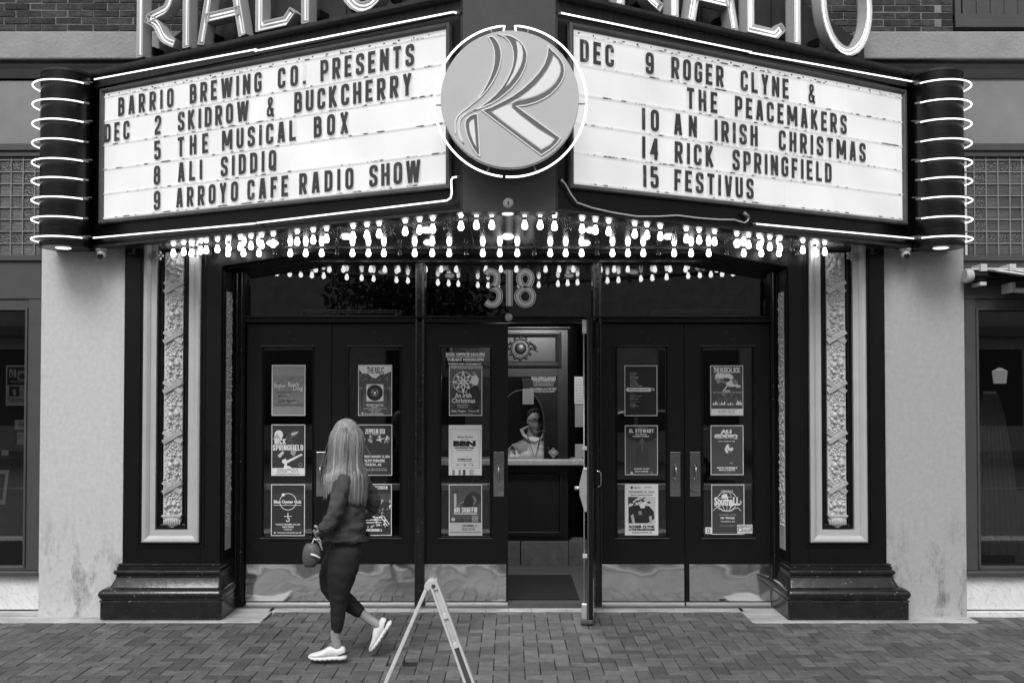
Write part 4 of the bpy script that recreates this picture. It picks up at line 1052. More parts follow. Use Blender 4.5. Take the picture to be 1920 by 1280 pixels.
for px in [1040, 1066, 1092, 1117, 1142, 1191, 1214, 1239, 1264, 1288, 1312, 1341, 1383, 1405, 1425, 1445, 1464, 1487, 1507, 1530, 1547]:
    x, y = rowpt(px, (.300, -1.36), (2.54, -.13)); bulb(x, min(y, -.16), px not in off_front)

# ---- round emblem with neon ring
YE = -1.93
em = empty('round_emblem', (at(956, 186, YE).x, YE, at(956, 186, YE).z), parent=mq)
ex_, ez_ = em.location.x, em.location.z; rD = 130.5 / F * (YE + 8) / math.cos(0)
def Em(mb, name, m, **k): return mb.build(name, M[m] if isinstance(m, str) else m, em, **k)
Em(MB().lathe([(rD - .006, .06), (rD, .05), (rD, .004), (rD - .003, 0)], (ex_, YE, ez_), 96, 'y'), 'disc', 'disc', auto=40)
Em(MB().lathe([(.3, .3), (.3, .06)], (ex_, YE, ez_), 32, 'y'), 'disc_mount', 'black', auto=40)
YR = YE + .045; rc = at(957, 190, YR); rR = 143.5 / F * (YR + 8)
for a0, a1 in ((94.5, 264), (-93.5, 86.5)):
    P = [(rc.x + rR * math.cos(R(a0 + (a1 - a0) * k / 60)), YR, rc.z + rR * math.sin(R(a0 + (a1 - a0) * k / 60))) for k in range(61)]
    if a0 > 0: P = [(P[0][0] - .01, YR + .05, P[0][2] - .045)] + P
    else: P = P + [(P[-1][0] + .01, YR + .05, P[-1][2] - .045)]
    Em(MB().tube(P, .0064, 8), 'neon_ring', 'neon', smooth=True)
for a in (105, 76, 183, 358, 252, 290):
    c, s = math.cos(R(a)), math.sin(R(a)); Em(MB().tube([(rc.x + rR * c, YR, rc.z + rR * s), (rc.x + (rD - .01) * c, YE + .055, rc.z + (rD - .01) * s)], .005, 6), 'ring_clip', 'insul', smooth=True)
def ep(pts): return [(at(800 + x / 4, 30 + y / 4, YE).x, at(800 + x / 4, 30 + y / 4, YE).z) for x, y in pts]
S1 = [(460, 163), (488, 155), (510, 170), (530, 195), (546, 225), (556, 262), (559, 300), (554, 350), (541, 400), (520, 450), (490, 505), (455, 555), (415, 600), (372, 640), (345, 662), (384, 622), (418, 575), (450, 520), (478, 462), (497, 405), (508, 350), (510, 300), (506, 258), (495, 222), (480, 192)]
S2 = [(536, 140), (580, 146), (620, 150), (660, 168), (700, 195), (728, 228), (746, 265), (753, 300), (748, 350), (732, 400), (708, 450), (675, 500), (635, 545), (590, 585), (540, 625), (490, 656), (440, 678), (398, 695), (375, 706), (420, 672), (470, 636), (520, 590), (560, 545), (595, 492), (622, 440), (642, 385), (651, 330), (650, 280), (640, 235), (620, 195), (590, 163)]
S3 = [(912, 226), (940, 262), (975, 292), (1008, 330), (1027, 370), (1034, 410), (1028, 455), (1008, 500), (975, 545), (930, 590), (880, 622), (820, 650), (750, 670), (675, 681), (1004, 920), (975, 958), (930, 1000), (860, 1045), (640, 880), (415, 710), (480, 690), (560, 650), (640, 607), (720, 550), (790, 485), (840, 430), (880, 370), (905, 300)]
S4 = [(381, 735), (399, 1051), (376, 1038), (345, 990), (318, 935), (300, 885), (290, 835), (290, 800), (300, 775), (325, 752), (350, 741)]
tails = [[(345, 660), (300, 697), (255, 732), (228, 762), (215, 800), (214, 840), (218, 885)], [(375, 704), (320, 722), (275, 742), (250, 765), (238, 800), (235, 840), (242, 885), (254, 925), (278, 960)], [(400, 695), (330, 722), (285, 745), (262, 768), (248, 800), (245, 850), (256, 905), (278, 960)]]
def inset(poly, d):
    P = [Vector(p) for p in poly]; n = len(P); area = sum(P[i].x * P[(i + 1) % n].y - P[(i + 1) % n].x * P[i].y for i in range(n)); sg = 1 if area > 0 else -1; out = []
    for i in range(n):
        a = (P[i] - P[i - 1]).normalized(); b = (P[(i + 1) % n] - P[i]).normalized(); na, nb = Vector((-a.y, a.x)) * sg, Vector((-b.y, b.x)) * sg; m = (na + nb)
        if m.length < .05: m = na
        m.normalize(); out.append(P[i] + m * d / max(.3, m.dot(na)))
    return [(p.x, p.y) for p in out]
def area(poly): return abs(sum(poly[i][0] * poly[(i + 1) % len(poly)][1] - poly[(i + 1) % len(poly)][0] * poly[i][1] for i in range(len(poly)))) / 2
def flat(mb, poly, y): mb.prism(poly, y, y + .0004, 'y')
for nm, S, light in (('plume', S1, 0), ('plume', S2, 1), ('letter_stroke', S3, 2), ('letter_stroke', S4, 3)):
    P = ep(S); base = MB(); flat(base, P, YE - .003); o = Em(base, nm, pr(78))
    e = MB(); e.ribbon(P, .0065, YE - .007, YE - .001, True); e.build('outline', pr(245), o)
    if light:
        # airbrushed light centre: stepped tones of sprayed paint
        if light == 1:
            core = [(668, 190), (690, 200), (712, 230), (722, 275), (720, 325), (705, 375), (680, 425), (650, 470), (620, 510), (590, 535), (620, 485), (648, 430), (668, 375), (680, 320), (682, 270), (678, 225)]
        elif light == 2:
            core = [(950, 300), (985, 335), (1003, 380), (1005, 420), (992, 460), (965, 505), (925, 545), (880, 575), (820, 602), (740, 628), (672, 642), (640, 662), (640, 690), (700, 745), (830, 845), (960, 925), (930, 965), (860, 1005), (700, 890), (560, 785), (485, 722), (520, 705), (600, 668), (690, 620), (760, 568), (820, 515), (870, 455), (908, 400), (935, 345)]
        else: core = [(355, 775), (366, 900), (372, 985), (350, 945), (330, 890), (318, 840), (320, 805), (335, 785)]
        for i, (d, g) in enumerate(((-6, 98), (-3, 122), (0, 150), (3, 180), (7, 210), (11, 232), (17, 245))):
            if light != 2 and i > 4: continue
            if light != 2: d = (-3, -1, .5, 2, 3.5)[i]; g = (104, 140, 175, 205, 228)[i]
            if d > 12: continue
            q = inset(core, d * (1 if 1 else -1)); rnd = random.Random(i)
            q = [(a + rnd.uniform(-1.5, 1.5), b + rnd.uniform(-1.5, 1.5)) for a, b in q]
            f = MB(); flat(f, ep(q), YE - .0036 - i * .0004); f.build('sprayed_tone', pr(g), o)
for T in tails:
    Em(MB().ribbon(ep(cr([(a, b) for a, b in T], 3)), .0065, YE - .006, YE - .001), 'outline', pr(245))

# ---- channel letters RIALTO above each wing
def channel(w_, paths, x0, x1, z0, h, sw=.092, tubes=True, emi='neon'):
    o = empty('channel_letter', tuple(w_.M @ Vector(((x0 + x1) / 2, 0, z0))), parent=mq)
    wd = x1 - x0; B1, B2, T1 = MB(), MB(), MB(); yf, yb = -.045, .045
    for kk, p in enumerate(paths):
        cl = p[-1] == 'c'; q = fil([c for c in p if c != 'c'], cl, 8); q = [(x0 + a * wd, z0 + c * h) for a, c in q]; e = .0007 * kk
        B1.ribbon(q, sw, yb - .01 + e, yb + e, cl)
        for sg in (-1, 1): B2.ribbon(q, .007, yf - e, yb, cl, off=sg * (sw / 2 - .0035))
        B1.ribbon(q, sw - .016, yf + .045 + e, yf + .05 + e, cl)
        if not cl:
            for (a, b) in ((q[0], q[1]), (q[-1], q[-2])):
                d = (Vector(b) - Vector(a)).normalized(); a2 = Vector(a) + d * .007; B2.ribbon([a, tuple(a2)], sw, yf - e, yb)
        if tubes:
            Lp, Rp = offset_pair(q, sw * .40, cl)
            if cl:
                for P in (Lp, Rp): T1.tube([(v.x, yf + .02, v.y) for v in P], .0062, 6, closed=True)
            else:
                d0 = (Vector(q[1]) - Vector(q[0])).normalized() * .03; d1 = (Vector(q[-2]) - Vector(q[-1])).normalized() * .03
                Lp[0] += d0; Rp[0] += d0; Lp[-1] += d1; Rp[-1] += d1
                loop = [(v.x, yf + .02, v.y) for v in Lp] + [(v.x, yf + .02, v.y) for v in reversed(Rp)]
                T1.tube(loop, .0062, 6, closed=True)
    B1.xf(w_.M).build('letter_pan', M['silver'], o, auto=40); B2.xf(w_.M).build('letter_return', M['silver'], o, auto=40)
    T1.xf(w_.M).build('neon_tube', M[emi], o, smooth=True)
    return o
LP = {
 'R': [[(.14, 0), (.14, 1)], [(.14, .95), (.86, .95, .3), (.86, .42, .2), (.30, .36)], [(.28, .37), (.52, .30, .3), (.66, .14, .25), (.95, .06)]],
 'I': [[(.5, 0), (.5, 1)]],
 'A': [[(.12, 0), (.44, 1)], [(.88, 0), (.56, 1)], [(.20, .24), (.80, .24)]],
 'L': [[(.2, 1), (.2, .055), (.82, .055), (1.0, .14)]],
 'T': [[(.5, 0), (.5, 1)], [(.0, .95), (1.0, .95)]],
 'O': [[(.5, .05, .3), (.90, .14, .45), (.90, .86, .45), (.5, .95, .3), (.10, .86, .45), (.10, .14, .45), 'c']],
}
def oval(n=28): return [[(.5 + .40 * math.sin(2 * math.pi * k / n), .5 - .455 * math.cos(2 * math.pi * k / n)) for k in range(n)] + ['c']]
LP['O'] = oval()
for w_, spans, em_ in ((WGL, (('R', 251, 331), ('I', 334, 363), ('A', 364, 467), ('L', 470, 548), ('T', 541, 603), ('O', 622, 744)), 'neonlow'), (WGR, (('R', 1150, 1246), ('I', 1250, 1281), ('A', 1283, 1391), ('L', 1392, 1470), ('T', 1466, 1524), ('O', 1533, 1641)), 'neonmid')):
    for ch, a, b in spans:
        x0 = w_.loc(a, 60, .045)[0]; x1 = w_.loc(b, 60, .045)[0]
        paths = LP[ch]
        channel(w_, paths, x0, x1, (4.402 if ch != 'O' else 4.395) - ((.036 * x0 / w_.len) if w_.side < 0 else (.018 + .026 * (1 - x1 / w_.len))), .80, emi=em_, sw=.068)
        for xx in ((x0 + .1, x1 - .1) if x1 - x0 > .2 else ()): Q(MB().box(xx - .012, xx + .012, .045, .15, 4.44, 4.50).xf(w_.M), 'letter_stand', 'black')

# ---- letters on the reader boards: loose tiles slid into the rails
ORD = ['first', 'second', 'third', 'fourth', 'fifth', 'sixth', 'seventh', 'eighth', 'ninth', 'tenth', 'eleventh']
ROWN = ['top', 'second', 'third', 'fourth', 'bottom']
HL = .147
gm = {}
def tile_meshes(ch, side, sx):
    key = (ch, side)
    if key not in gm:
        wd = G[ch][0] * HL * sx; g = MB(); glyph(g, ch, -wd / 2, 0, HL, sx, -.0015, 0)
        p = MB().box(-wd / 2 - .006, wd / 2 + .006, .0, .0015, -.010, HL + .010)
        gm[key] = (g.build('character', M['letter'], mesh_only=True), p.build('letter_tile', M['plate'], mesh_only=True), wd)
    return gm[key]
CHN = {'&': 'ampersand', '.': 'full stop'}
NUMN = {'0': 'zero', '1': 'one', '2': 'two', '4': 'four', '5': 'five', '8': 'eight', '9': 'nine'}
def board(w_, rows, nm):
    for ri, row in enumerate(rows):
        zb = w_.rows[ri + 1] - .003 if len(w_.rows) > ri + 1 else w_.rows[-1]; zb += .011
        for (s, a, b) in row:
            off = .022; x0 = w_.loc(a, 200, off)[0]; x1 = w_.loc(b, 200, off)[0]
            tot = sum(G[c][0] for c in s); n_ = len(s); sx = .93
            ws = [G[c][0] * HL * sx for c in s]; gp = (x1 - x0 - sum(ws)) / max(1, n_ - 1) if n_ > 1 else 0; x = x0
            if n_ == 1: x = (x0 + x1) / 2 - ws[0] / 2
            cnt_ = {}
            for i, c in enumerate(s):
                g, p, wd = tile_meshes(c, w_.side, sx); P = w_.S @ Vector((x + ws[i] / 2, -off, zb + random.uniform(-.001, .001)))
                o = bpy.data.objects.new('letter_tile', p); col.objects.link(o); o.location = P; o.rotation_euler = (0, random.uniform(-.012, .012), w_.rz)
                c_ = bpy.data.objects.new('character', g); col.objects.link(c_); c_.parent = o
                nmch = CHN.get(c) or (('digit ' + NUMN[c]) if c.isdigit() else 'letter ' + c)
                if n_ == 1: lab = 'black %s alone on the %s row of the %s board' % (nmch, ROWN[ri], nm)
                else: lab = 'black %s, %s in the %s %s on the %s board' % (nmch, ORD[i], 'number' if s.isdigit() else 'word', s.replace('.', ''), nm)
                if s == 'DEC' or s == 'THE' or (s.isdigit() and n_ > 1): lab += ', %s row' % ROWN[ri]
                tag(o, lab, 'sign letter', 'loose letters on the reader boards'); x += ws[i] + gp
board(WGL, [[('BARRIO', 222, 325), ('BREWING', 356, 490), ('CO.', 521, 573), ('PRESENTS', 601, 776)],
            [('DEC', 197, 243), ('2', 289, 304), ('SKIDROW', 334, 466), ('&', 497, 517), ('BUCKCHERRY', 552, 771)],
            [('5', 289, 303), ('THE', 334, 391), ('MUSICAL', 417, 555), ('BOX', 589, 653)],
            [('8', 289, 302), ('ALI', 335, 380), ('SIDDIQ', 415, 518)],
            [('9', 289, 303), ('ARROYO', 332, 447), ('CAFE', 465, 541), ('RADIO', 562, 663), ('SHOW', 693, 788)]], 'left')
board(WGR, [[('DEC', 1088, 1151), ('9', 1210, 1227), ('ROGER', 1259, 1357), ('CLYNE', 1389, 1479), ('&', 1513, 1531)],
            [('THE', 1288, 1345), ('PEACEMAKERS', 1378, 1587)],
            [('10', 1204, 1235), ('AN', 1264, 1306), ('IRISH', 1340, 1420), ('CHRISTMAS', 1460, 1622)],
            [('14', 1204, 1234), ('RICK', 1265, 1337), ('SPRINGFIELD', 1373, 1558)],
            [('15', 1206, 1234), ('FESTIVUS', 1264, 1412)]], 'right')
# ================================================================== POSTERS (flat print on paper, taped inside the door glass)
YP = YD + .009
def X2(px): return xat(px, YP)
def Z2(py): return zat(py, YP)
class Sheet:
    def __init__(s, name, x0, y0, x1, y1, edge, fill, label, cat='poster', group='show posters on the doors', Y=None, bw=1.3):
        s.Y = YP if Y is None else Y; s.n = 0
        s.o = MB().box(s.X(x0), s.X(x1), s.Y, s.Y + .001, s.Z(y1), s.Z(y0)).build(name, pr(edge)); tag(s.o, label, cat, group)
        s.k = 1; s.r(x0 + bw, y0 + bw, x1 - bw, y1 - bw, fill, 'print_field')
    def X(s, p): return xat(p, s.Y)
    def Z(s, p): return zat(p, s.Y)
    def y(s): s.k += 1; return s.Y - .00012 * s.k
    def poly(s, pts, g, name='picture'):
        y = s.y(); vs = [(s.X(a), y, s.Z(b)) for a, b in pts]; t = tessellate_polygon([[Vector((v[0], v[2], 0)) for v in vs]])
        return MB().add(vs, [tuple(q) for q in t]).build(name, pr(g), s.o)
    def r(s, x0, y0, x1, y1, g, name='picture'): return s.poly([(x0, y0), (x1, y0), (x1, y1), (x0, y1)], g, name)
    def c(s, cx, cy, rr, g, ry=None, name='picture'): return s.poly([(cx + rr * math.cos(a * .3142), cy + (ry or rr) * math.sin(a * .3142)) for a in range(20)], g, name)
    def ring(s, cx, cy, rr, w, g, ry=None):
        q = [(s.X(cx + rr * math.cos(a * .2618)), s.Z(cy + (ry or rr) * math.sin(a * .2618))) for a in range(24)]; y = s.y(); mb = MB(); L, Rr = offset_pair(q, w / 220, True); n = 24
        return mb.add([(v.x, y, v.y) for v in L] + [(v.x, y, v.y) for v in Rr], [(i, (i + 1) % n, n + (i + 1) % n, n + i) for i in range(n)]).build('picture', pr(g), s.o)
    def line(s, pts, w, g, name='picture'):
        q = [(s.X(a), s.Z(b)) for a, b in pts]; y = s.y(); L, Rr = offset_pair(q, w / 220, False); n = len(q)
        return MB().add([(v.x, y, v.y) for v in L] + [(v.x, y, v.y) for v in Rr], [(i, i + 1, n + i + 1, n + i) for i in range(n - 1)]).build(name, pr(g), s.o)
    def t(s, txt, x0, x1, y0, y1, g, bold=.03):      # text fitted into x0..x1, y0..y1
        vs, fs = textmesh(txt, bold); y = s.y()
        ax, bx = min(v[0] for v in vs), max(v[0] for v in vs); az, bz = min(v[1] for v in vs), max(v[1] for v in vs)
        X0, X1, Z0, Z1 = s.X(x0), s.X(x1), s.Z(y1), s.Z(y0)
        return MB().add([(X0 + (v[0] - ax) / (bx - ax) * (X1 - X0), y, Z0 + (v[1] - az) / (bz - az) * (Z1 - Z0)) for v in vs], fs).build('lettering', pr(g), s.o)
    def blk(s, txt, x0, x1, y0, y1, g, t=.19):
        mb = MB(); y = s.y(); h = s.Z(y0) - s.Z(y1); word_in(mb, txt, s.X(x0), s.X(x1), s.Z(y1), h, y, y + .0001, t); return mb.build('lettering', pr(g), s.o)
rnd = random.Random(21)
# leaf 1
p = Sheet('poster', 509.5, 684, 572.5, 779, 200, 118, 'grey poster with white handwriting, top of the leftmost door glass')
p.r(512, 704, 570, 760, 104); 
for i in range(60): x, y = rnd.uniform(513, 566), rnd.uniform(706, 752); p.r(x, y, x + rnd.uniform(1, 4), y + rnd.uniform(1, 5), rnd.choice([92, 112, 124, 86]))
for i in range(18): x = 513 + i * 3.1; p.poly([(x, 760), (x + 1.2, 760 - rnd.uniform(3, 9)), (x + 2.4, 760)], 84)
p.t('Slaughter', 514, 536, 719, 729, 225, .0); p.t('Beach', 541, 560, 716, 725, 225, .0); p.t('Dog', 550, 568, 723, 734, 225, .0)
p.t('with special guests', 520, 549, 733, 736, 70); p.t('all ages night', 522, 537, 740, 743, 70); p.t('at the theatre', 521, 555, 748, 752, 75); p.t('doors 7pm', 546, 557, 754, 756, 215)
p = Sheet('poster', 509.5, 795.5, 572.5, 891.5, 215, 42, 'dark guitar poster with a white footer, middle of the leftmost door glass')
p.c(523, 815, 8, 190, 9); p.poly([(513, 822), (520, 812), (532, 830), (520, 835)], 150); p.poly([(516, 838), (536, 812), (548, 822), (530, 850)], 26)
p.poly([(536, 815), (548, 812), (552, 838), (540, 848)], 58); p.poly([(521, 854), (530, 845), (534, 848), (526, 858)], 165); p.c(551, 813, 7, 60); p.poly([(546, 812), (560, 808), (558, 812), (548, 817)], 160)
p.poly([(538, 863), (566, 850), (568, 853), (541, 868)], 215); p.poly([(530, 862), (536, 859), (540, 866), (538, 872), (545, 874), (548, 878), (540, 881), (532, 879), (534, 870), (529, 866)], 220)
p.line([(540, 868), (566, 853)], .8, 60); p.poly([(548, 838), (558, 842), (552, 856), (545, 850)], 130)
p.blk('RICK', 515.5, 536.5, 822, 832.5, 238); p.blk('SPRINGFIELD', 512, 569, 833.5, 844, 238)
p.r(511, 877, 571, 890.5, 212); p.t('THURSDAY DECEMBER 14TH, 2023', 520, 560, 879, 881.5, 30); p.t('RIALTO THEATRE', 521, 539, 882.5, 885, 30); p.t('TUCSON, AZ', 546, 560, 882.5, 885, 30); p.t('WWW.RIALTOTHEATRE.COM', 518, 562, 887, 889, 60)
p.ring(564, 871, 3.2, .7, 150)
p = Sheet('poster', 509.5, 907.5, 572.5, 1004, 205, 36, 'black poster with a ringed band name, bottom of the leftmost door glass')
p.r(511, 926, 571, 936, 48); p.ring(541, 940, 15.5, 1.1, 235); p.c(532, 927, 3, 220)
p.t('Blue Oyster Cult', 513.5, 567, 936, 946, 30, .09); p.t('Blue Oyster Cult', 514.5, 566, 937, 945, 240, .04)
p.line([(514, 946.5), (566, 946.5)], .9, 235); p.line([(541, 961), (541, 972)], 1.6, 235); p.line([(534, 967.5), (548, 967.5)], 1.3, 235); p.line([(541, 970), (544, 973), (543, 976.5), (540, 977), (537.5, 975)], 1.4, 235)
for a in range(-5, 6): p.line([(541 + a * 2, 980), (541 + a * 6.5, 999)], .35, 90)
p.t('THURSDAY DECEMBER 14TH, 2023', 518, 564, 981, 984.5, 225); p.t('RIALTO THEATRE', 531, 552, 985.5, 989, 225); p.t('TUCSON, AZ', 534, 549, 990.5, 994, 225); p.t('WWW.RIALTOTHEATRE.COM', 521, 561, 997, 999.5, 190); p.c(517, 998, 1.5, 220); p.c(564.5, 998, 1.5, 220)
# leaf 2
p = Sheet('poster', 671.5, 684, 735, 779, 222, 60, 'poster with a black record and spider legs, top of the second door glass')
p.poly([(673, 685.5), (733, 685.5), (733, 696), (722, 701), (714, 701), (706, 708), (698, 708), (690, 700), (680, 700), (673, 693)], 205)
p.t('THE RELIC', 688, 720, 688, 700, 25, .03)
for i in range(26): x, y = rnd.uniform(675, 731), rnd.uniform(698, 714); p.c(x, y, .6, 220)
p.r(673, 725, 733, 730, 96); p.r(673, 730, 733, 777, 72)
for sx in (-1, 1):
    for a in range(5): p.line([(703 + sx * 12, 728 + a), (703 + sx * (20 + a * 1.5), 722 + a * 5), (703 + sx * (27 - a), 738 + a * 7)], 1, 22)
p.r(687, 720, 719, 752, 200)
for a in range(-4, 5): p.line([(703, 736), (703 + a * 4, 720)], .6, 120)
p.c(703, 736, 15, 24); p.ring(703, 736, 9, .8, 70); p.c(703, 735.5, 6.5, 130); p.poly([(703, 727), (709, 739), (697, 739)], 40); p.c(703, 736, 2.3, 225)
p.t('WELCOME TO NIGHT VALE', 687, 719, 757, 761.5, 225); p.t('DESERT BLUFFS', 697, 709, 762.5, 764.5, 190); p.line([(681, 765.5), (725, 765.5)], .6, 200); p.t('JANUARY 11TH, 2024', 692, 715, 767.5, 770, 225); p.t('RIALTO THEATRE', 696, 711, 771, 772.8, 200); p.t('RIALTO THEATRE TUCSON ARIZONA', 684, 719, 774, 776.5, 215); p.c(680, 774.5, 1.8, 215)
p = Sheet('poster', 672, 795.5, 735.5, 891, 222, 44, 'dark poster with four small musicians, middle of the second door glass')
p.blk('ZEPPELIN USA', 685, 722, 803.5, 813, 228); p.t('A TRIBUTE', 692, 715, 814, 815.5, 170)
for i, x in enumerate((681, 695, 712, 726)):
    for k in range(9): p.poly([(x + rnd.uniform(-6, 6), 822 + rnd.uniform(-5, 9)) for _ in range(3)], rnd.choice([90, 150, 200, 110]))
    p.c(x, 818, 2, 170)
p.line([(708, 825), (722, 821)], 1.3, 220); p.t('SATURDAY JANUARY 13, 2024', 674, 731, 853, 859, 225, .05); p.t('RIALTO THEATRE', 679, 722, 860.5, 866, 225, .05); p.t('TUCSON , AZ', 684, 716, 868, 874, 225, .05)
p.t('TICKETS ON SALE AT THE BOX OFFICE', 680, 725, 877, 878.8, 150); p.t('OR AT RIALTOTHEATRE.COM', 688, 726, 880, 882, 170)
p = Sheet('poster', 671.5, 907, 735, 1003.5, 205, 40, 'poster of a crowded stage dated December 2, bottom of the second door glass')
p.r(690, 911, 727, 916.5, 222); p.t('LIVE FREE METAL TOUR', 692, 725, 912.2, 915.5, 35, .05); p.r(673, 925, 733, 940, 62)
for i in range(34): x, y = rnd.uniform(680, 730), rnd.uniform(934, 960); p.poly([(x, y), (x + rnd.uniform(2, 6), y + rnd.uniform(-3, 4)), (x + rnd.uniform(-2, 3), y + rnd.uniform(3, 8))], rnd.choice([20, 150, 90, 190, 30]))
for y in (969, 974, 979): p.line([(686, y), (716, y)], 1.5, 205)
p.line([(714, 967), (727, 985)], 2, 205); p.line([(720, 967), (731, 983)], 1.6, 205)
for i in range(16): x, y = rnd.uniform(688, 731), rnd.uniform(966, 988); p.c(x, y, rnd.uniform(1, 2.6), rnd.choice([190, 150, 225]))
p.t('DECEMBER 2', 688, 717, 990.5, 995.5, 230, .05)
p = Sheet('paper_flyer', 594.5, 847, 612, 930, 200, 168, 'pale sheet on the door behind the woman\'s hair') if False else None
# leaf 3 : lettering straight on the glass + posters
lt = Sheet.__new__(Sheet); lt.Y = YP; lt.k = 0
lt.o = empty('box_office_lettering', (X2(873), YP, Z2(668)), 'white box office hours lettering stuck on the third door glass', 'lettering')
lt.t('BOX OFFICE HOURS', 836, 909.5, 661, 667.5, 238, .06); lt.line([(836, 669), (909.5, 669)], .9, 238, 'rule'); lt.t('TUE-SAT NOON-5PM', 838, 907, 671, 677, 238, .06); lt.t('TICKETS ALSO AVAILABLE AT', 840, 903, 680.5, 684, 230, .06)
p = Sheet('poster', 842, 686, 904, 779, 218, 76, 'poster with a knotwork snowflake, top of the third door glass')
p.t('TICKETS ON SALE NOW   December 12th 2023', 846, 901, 688, 691, 225); p.r(843.5, 729, 902.5, 777.5, 52)
p.ring(868.5, 716, 19, 1.1, 205); 
for a in range(8):
    an = a * math.pi / 4; c_, s_ = math.cos(an), math.sin(an); ln = 18 if a % 2 == 0 else 16
    q = [(868.5 + c_ * ln * t - s_ * w, 716 + s_ * ln * t + c_ * w) for t, w in ((.15, 0), (.5, 3.0), (.98, 0), (.5, -3.0), (.15, 0))]; p.line(q, 1.5, 235)
    q = [(868.5 + c_ * ln * t - s_ * w, 716 + s_ * ln * t + c_ * w) for t, w in ((.72, 0), (.86, 2.0), (1.12, 0), (.86, -2.0), (.72, 0))]; p.line(q, 1.2, 235)
p.c(868.5, 716, 3.4, 235); p.c(868.5, 716, 1.5, 76)
p.c(889, 700, 3.5, 120, 4); p.poly([(884, 706), (893, 702), (898, 710), (896, 720), (890, 724), (882, 715)], 222); p.poly([(889, 722), (895, 722), (902, 740), (897, 764), (888, 772), (878, 745), (874, 733)], 30); p.line([(880, 722), (874, 735), (884, 745)], .7, 190)
p.t('An Irish', 853, 884, 736.5, 745.5, 235, .02); p.t('Christmas', 847, 891, 746, 755, 235, .02); p.t('Original Irish Dance', 857, 878, 758, 760.5, 215); p.t('A great Irish night', 858, 877, 762, 764.2, 215); p.t('Rialto Theatre', 847, 873, 768.5, 772, 228); p.t('Tucson, AZ', 878, 898.5, 768.5, 772, 228); p.t('www.rialtotheatre.com tickets', 855, 887, 774, 776.5, 120)
p = Sheet('poster', 841.5, 796.5, 903.5, 890.5, 190, 196, 'pale cloth banner poster with heavy black initials, middle of the third door glass')
p.r(843, 802, 902, 878, 205); p.line([(845, 804), (847, 877), (899, 877), (901, 804), (845, 804)], .7, 130); p.line([(849, 807), (850, 874), (896, 874), (897, 807), (849, 807)], .5, 150)
for a in range(5): p.line([(851 + a * 2, 866 + a * 1.5), (868 + a, 872 - a), (893 - a * 2, 863 + a * 2)], .8, 168)
p.t('Bring Down', 858, 886, 817, 821.5, 40, .03); p.t('presents', 866, 879, 822.5, 824, 90); p.t('BBN', 850, 892, 826, 836.5, 18, .08); p.t('NATIONWIDE TOUR', 853, 889, 837.5, 841, 22, .06); p.r(856, 843, 886, 844.6, 120); p.t('DECEMBER 9TH 2023', 858, 885, 859, 862, 30, .05); p.t('RIALTO THEATRE TUCSON AZ', 859, 884, 863, 865, 50)
for x in (858, 872, 886): p.c(x, 871.5, 1.4, 70)
p.r(848, 880, 853, 890, 120); p.r(860, 880, 864, 890, 110); p.r(868, 880, 873, 890, 60); p.r(880, 880, 888, 890, 150)
p = Sheet('poster', 842, 908, 904, 1003.5, 208, 66, 'grey poster with a row of peaks, bottom of the third door glass')
p.c(888, 935, 14, 44, 14); p.c(884, 938, 9.5, 92); p.poly([(868, 945), (874, 930), (884, 926), (889, 938), (886, 950), (868, 952)], 30); p.line([(858, 955), (862, 944), (870, 940)], .9, 140)
p.r(851.5, 922, 856, 950, 150); p.poly([(847, 921), (858, 917), (860, 924), (851, 925)], 50); p.t('Outback', 867, 879, 913.5, 916.5, 40)
p.blk('ARI SHAFFIR', 851.5, 895, 950.5, 960, 215, .17); p.r(851, 961.5, 895, 963.5, 170)
for i in range(7): x = 845 + i * 8; p.poly([(x, 979), (x + 5, 971 - (i % 3)), (x + 10, 979)], 42 + 10 * (i % 2))
p.c(850, 973, 3.5, 150); p.r(885, 966, 897, 977, 110); p.r(843.5, 979, 902.5, 1002, 150); p.t('DECEMBER 17', 867, 895, 983, 987, 40, .05); p.t('RIALTO THEATRE', 867, 891, 988, 990, 60); p.r(867, 990.6, 890, 993.4, 30); p.t('GET TICKETS NOW', 869, 888, 991.2, 992.8, 200); p.r(843.5, 996, 902.5, 998, 105)
# leaf 5
p = Sheet('poster', 1171, 685, 1232.5, 779.5, 228, 20, 'black listing poster with a white search bar, top of the fourth door glass')
names = ['Al Stewart', 'Ari Shaffir', 'Amy Ray', 'Merle Haggard', 'Jackie Venson', 'Lost 80s', 'Al Di Meola', 'Snarky Puppy', 'Tower of Power', 'Welcome to Nightfall']
for i, s in enumerate(names): p.t(s, 1181, 1181 + 2.0 + len(s) * 1.05, 697 + i * 2.8, 699 + i * 2.8, 120 + 12 * (i % 5))
p.poly([(1175, 727), (1178, 726.5), (1219, 726.5), (1221, 728), (1221, 732.5), (1219, 734), (1178, 734), (1175, 733), (1173.8, 730.5)], 215); p.t("Who's playing tonight?", 1179, 1215, 728, 732.5, 100); p.ring(1224.3, 729.2, 2, .8, 225); p.line([(1225.8, 730.7), (1227.5, 732.5)], 1, 225)
for i, s in enumerate(['Zoso', 'Los Lobos', 'The Black and Kamala', 'Barker', 'Mariachi Royal', 'Bone Thugs', 'Jake Shimabukuro', 'The Cult', 'The Hooks', 'Ten Mile Drive', 'Rev Left']): p.t(s, 1181, 1181 + 2.0 + len(s) * 1.0, 736 + i * 2.6, 738 + i * 2.6, 90 + 12 * (i % 5))
p.poly([(1175, 755), (1200, 777.5), (1225, 760), (1200, 778), (1196, 778), (1175, 758)], 34)
p = Sheet('poster', 1171.5, 797, 1233, 890, 215, 58, 'grey poster with a singer\'s name in bold white capitals, middle of the fourth door glass')
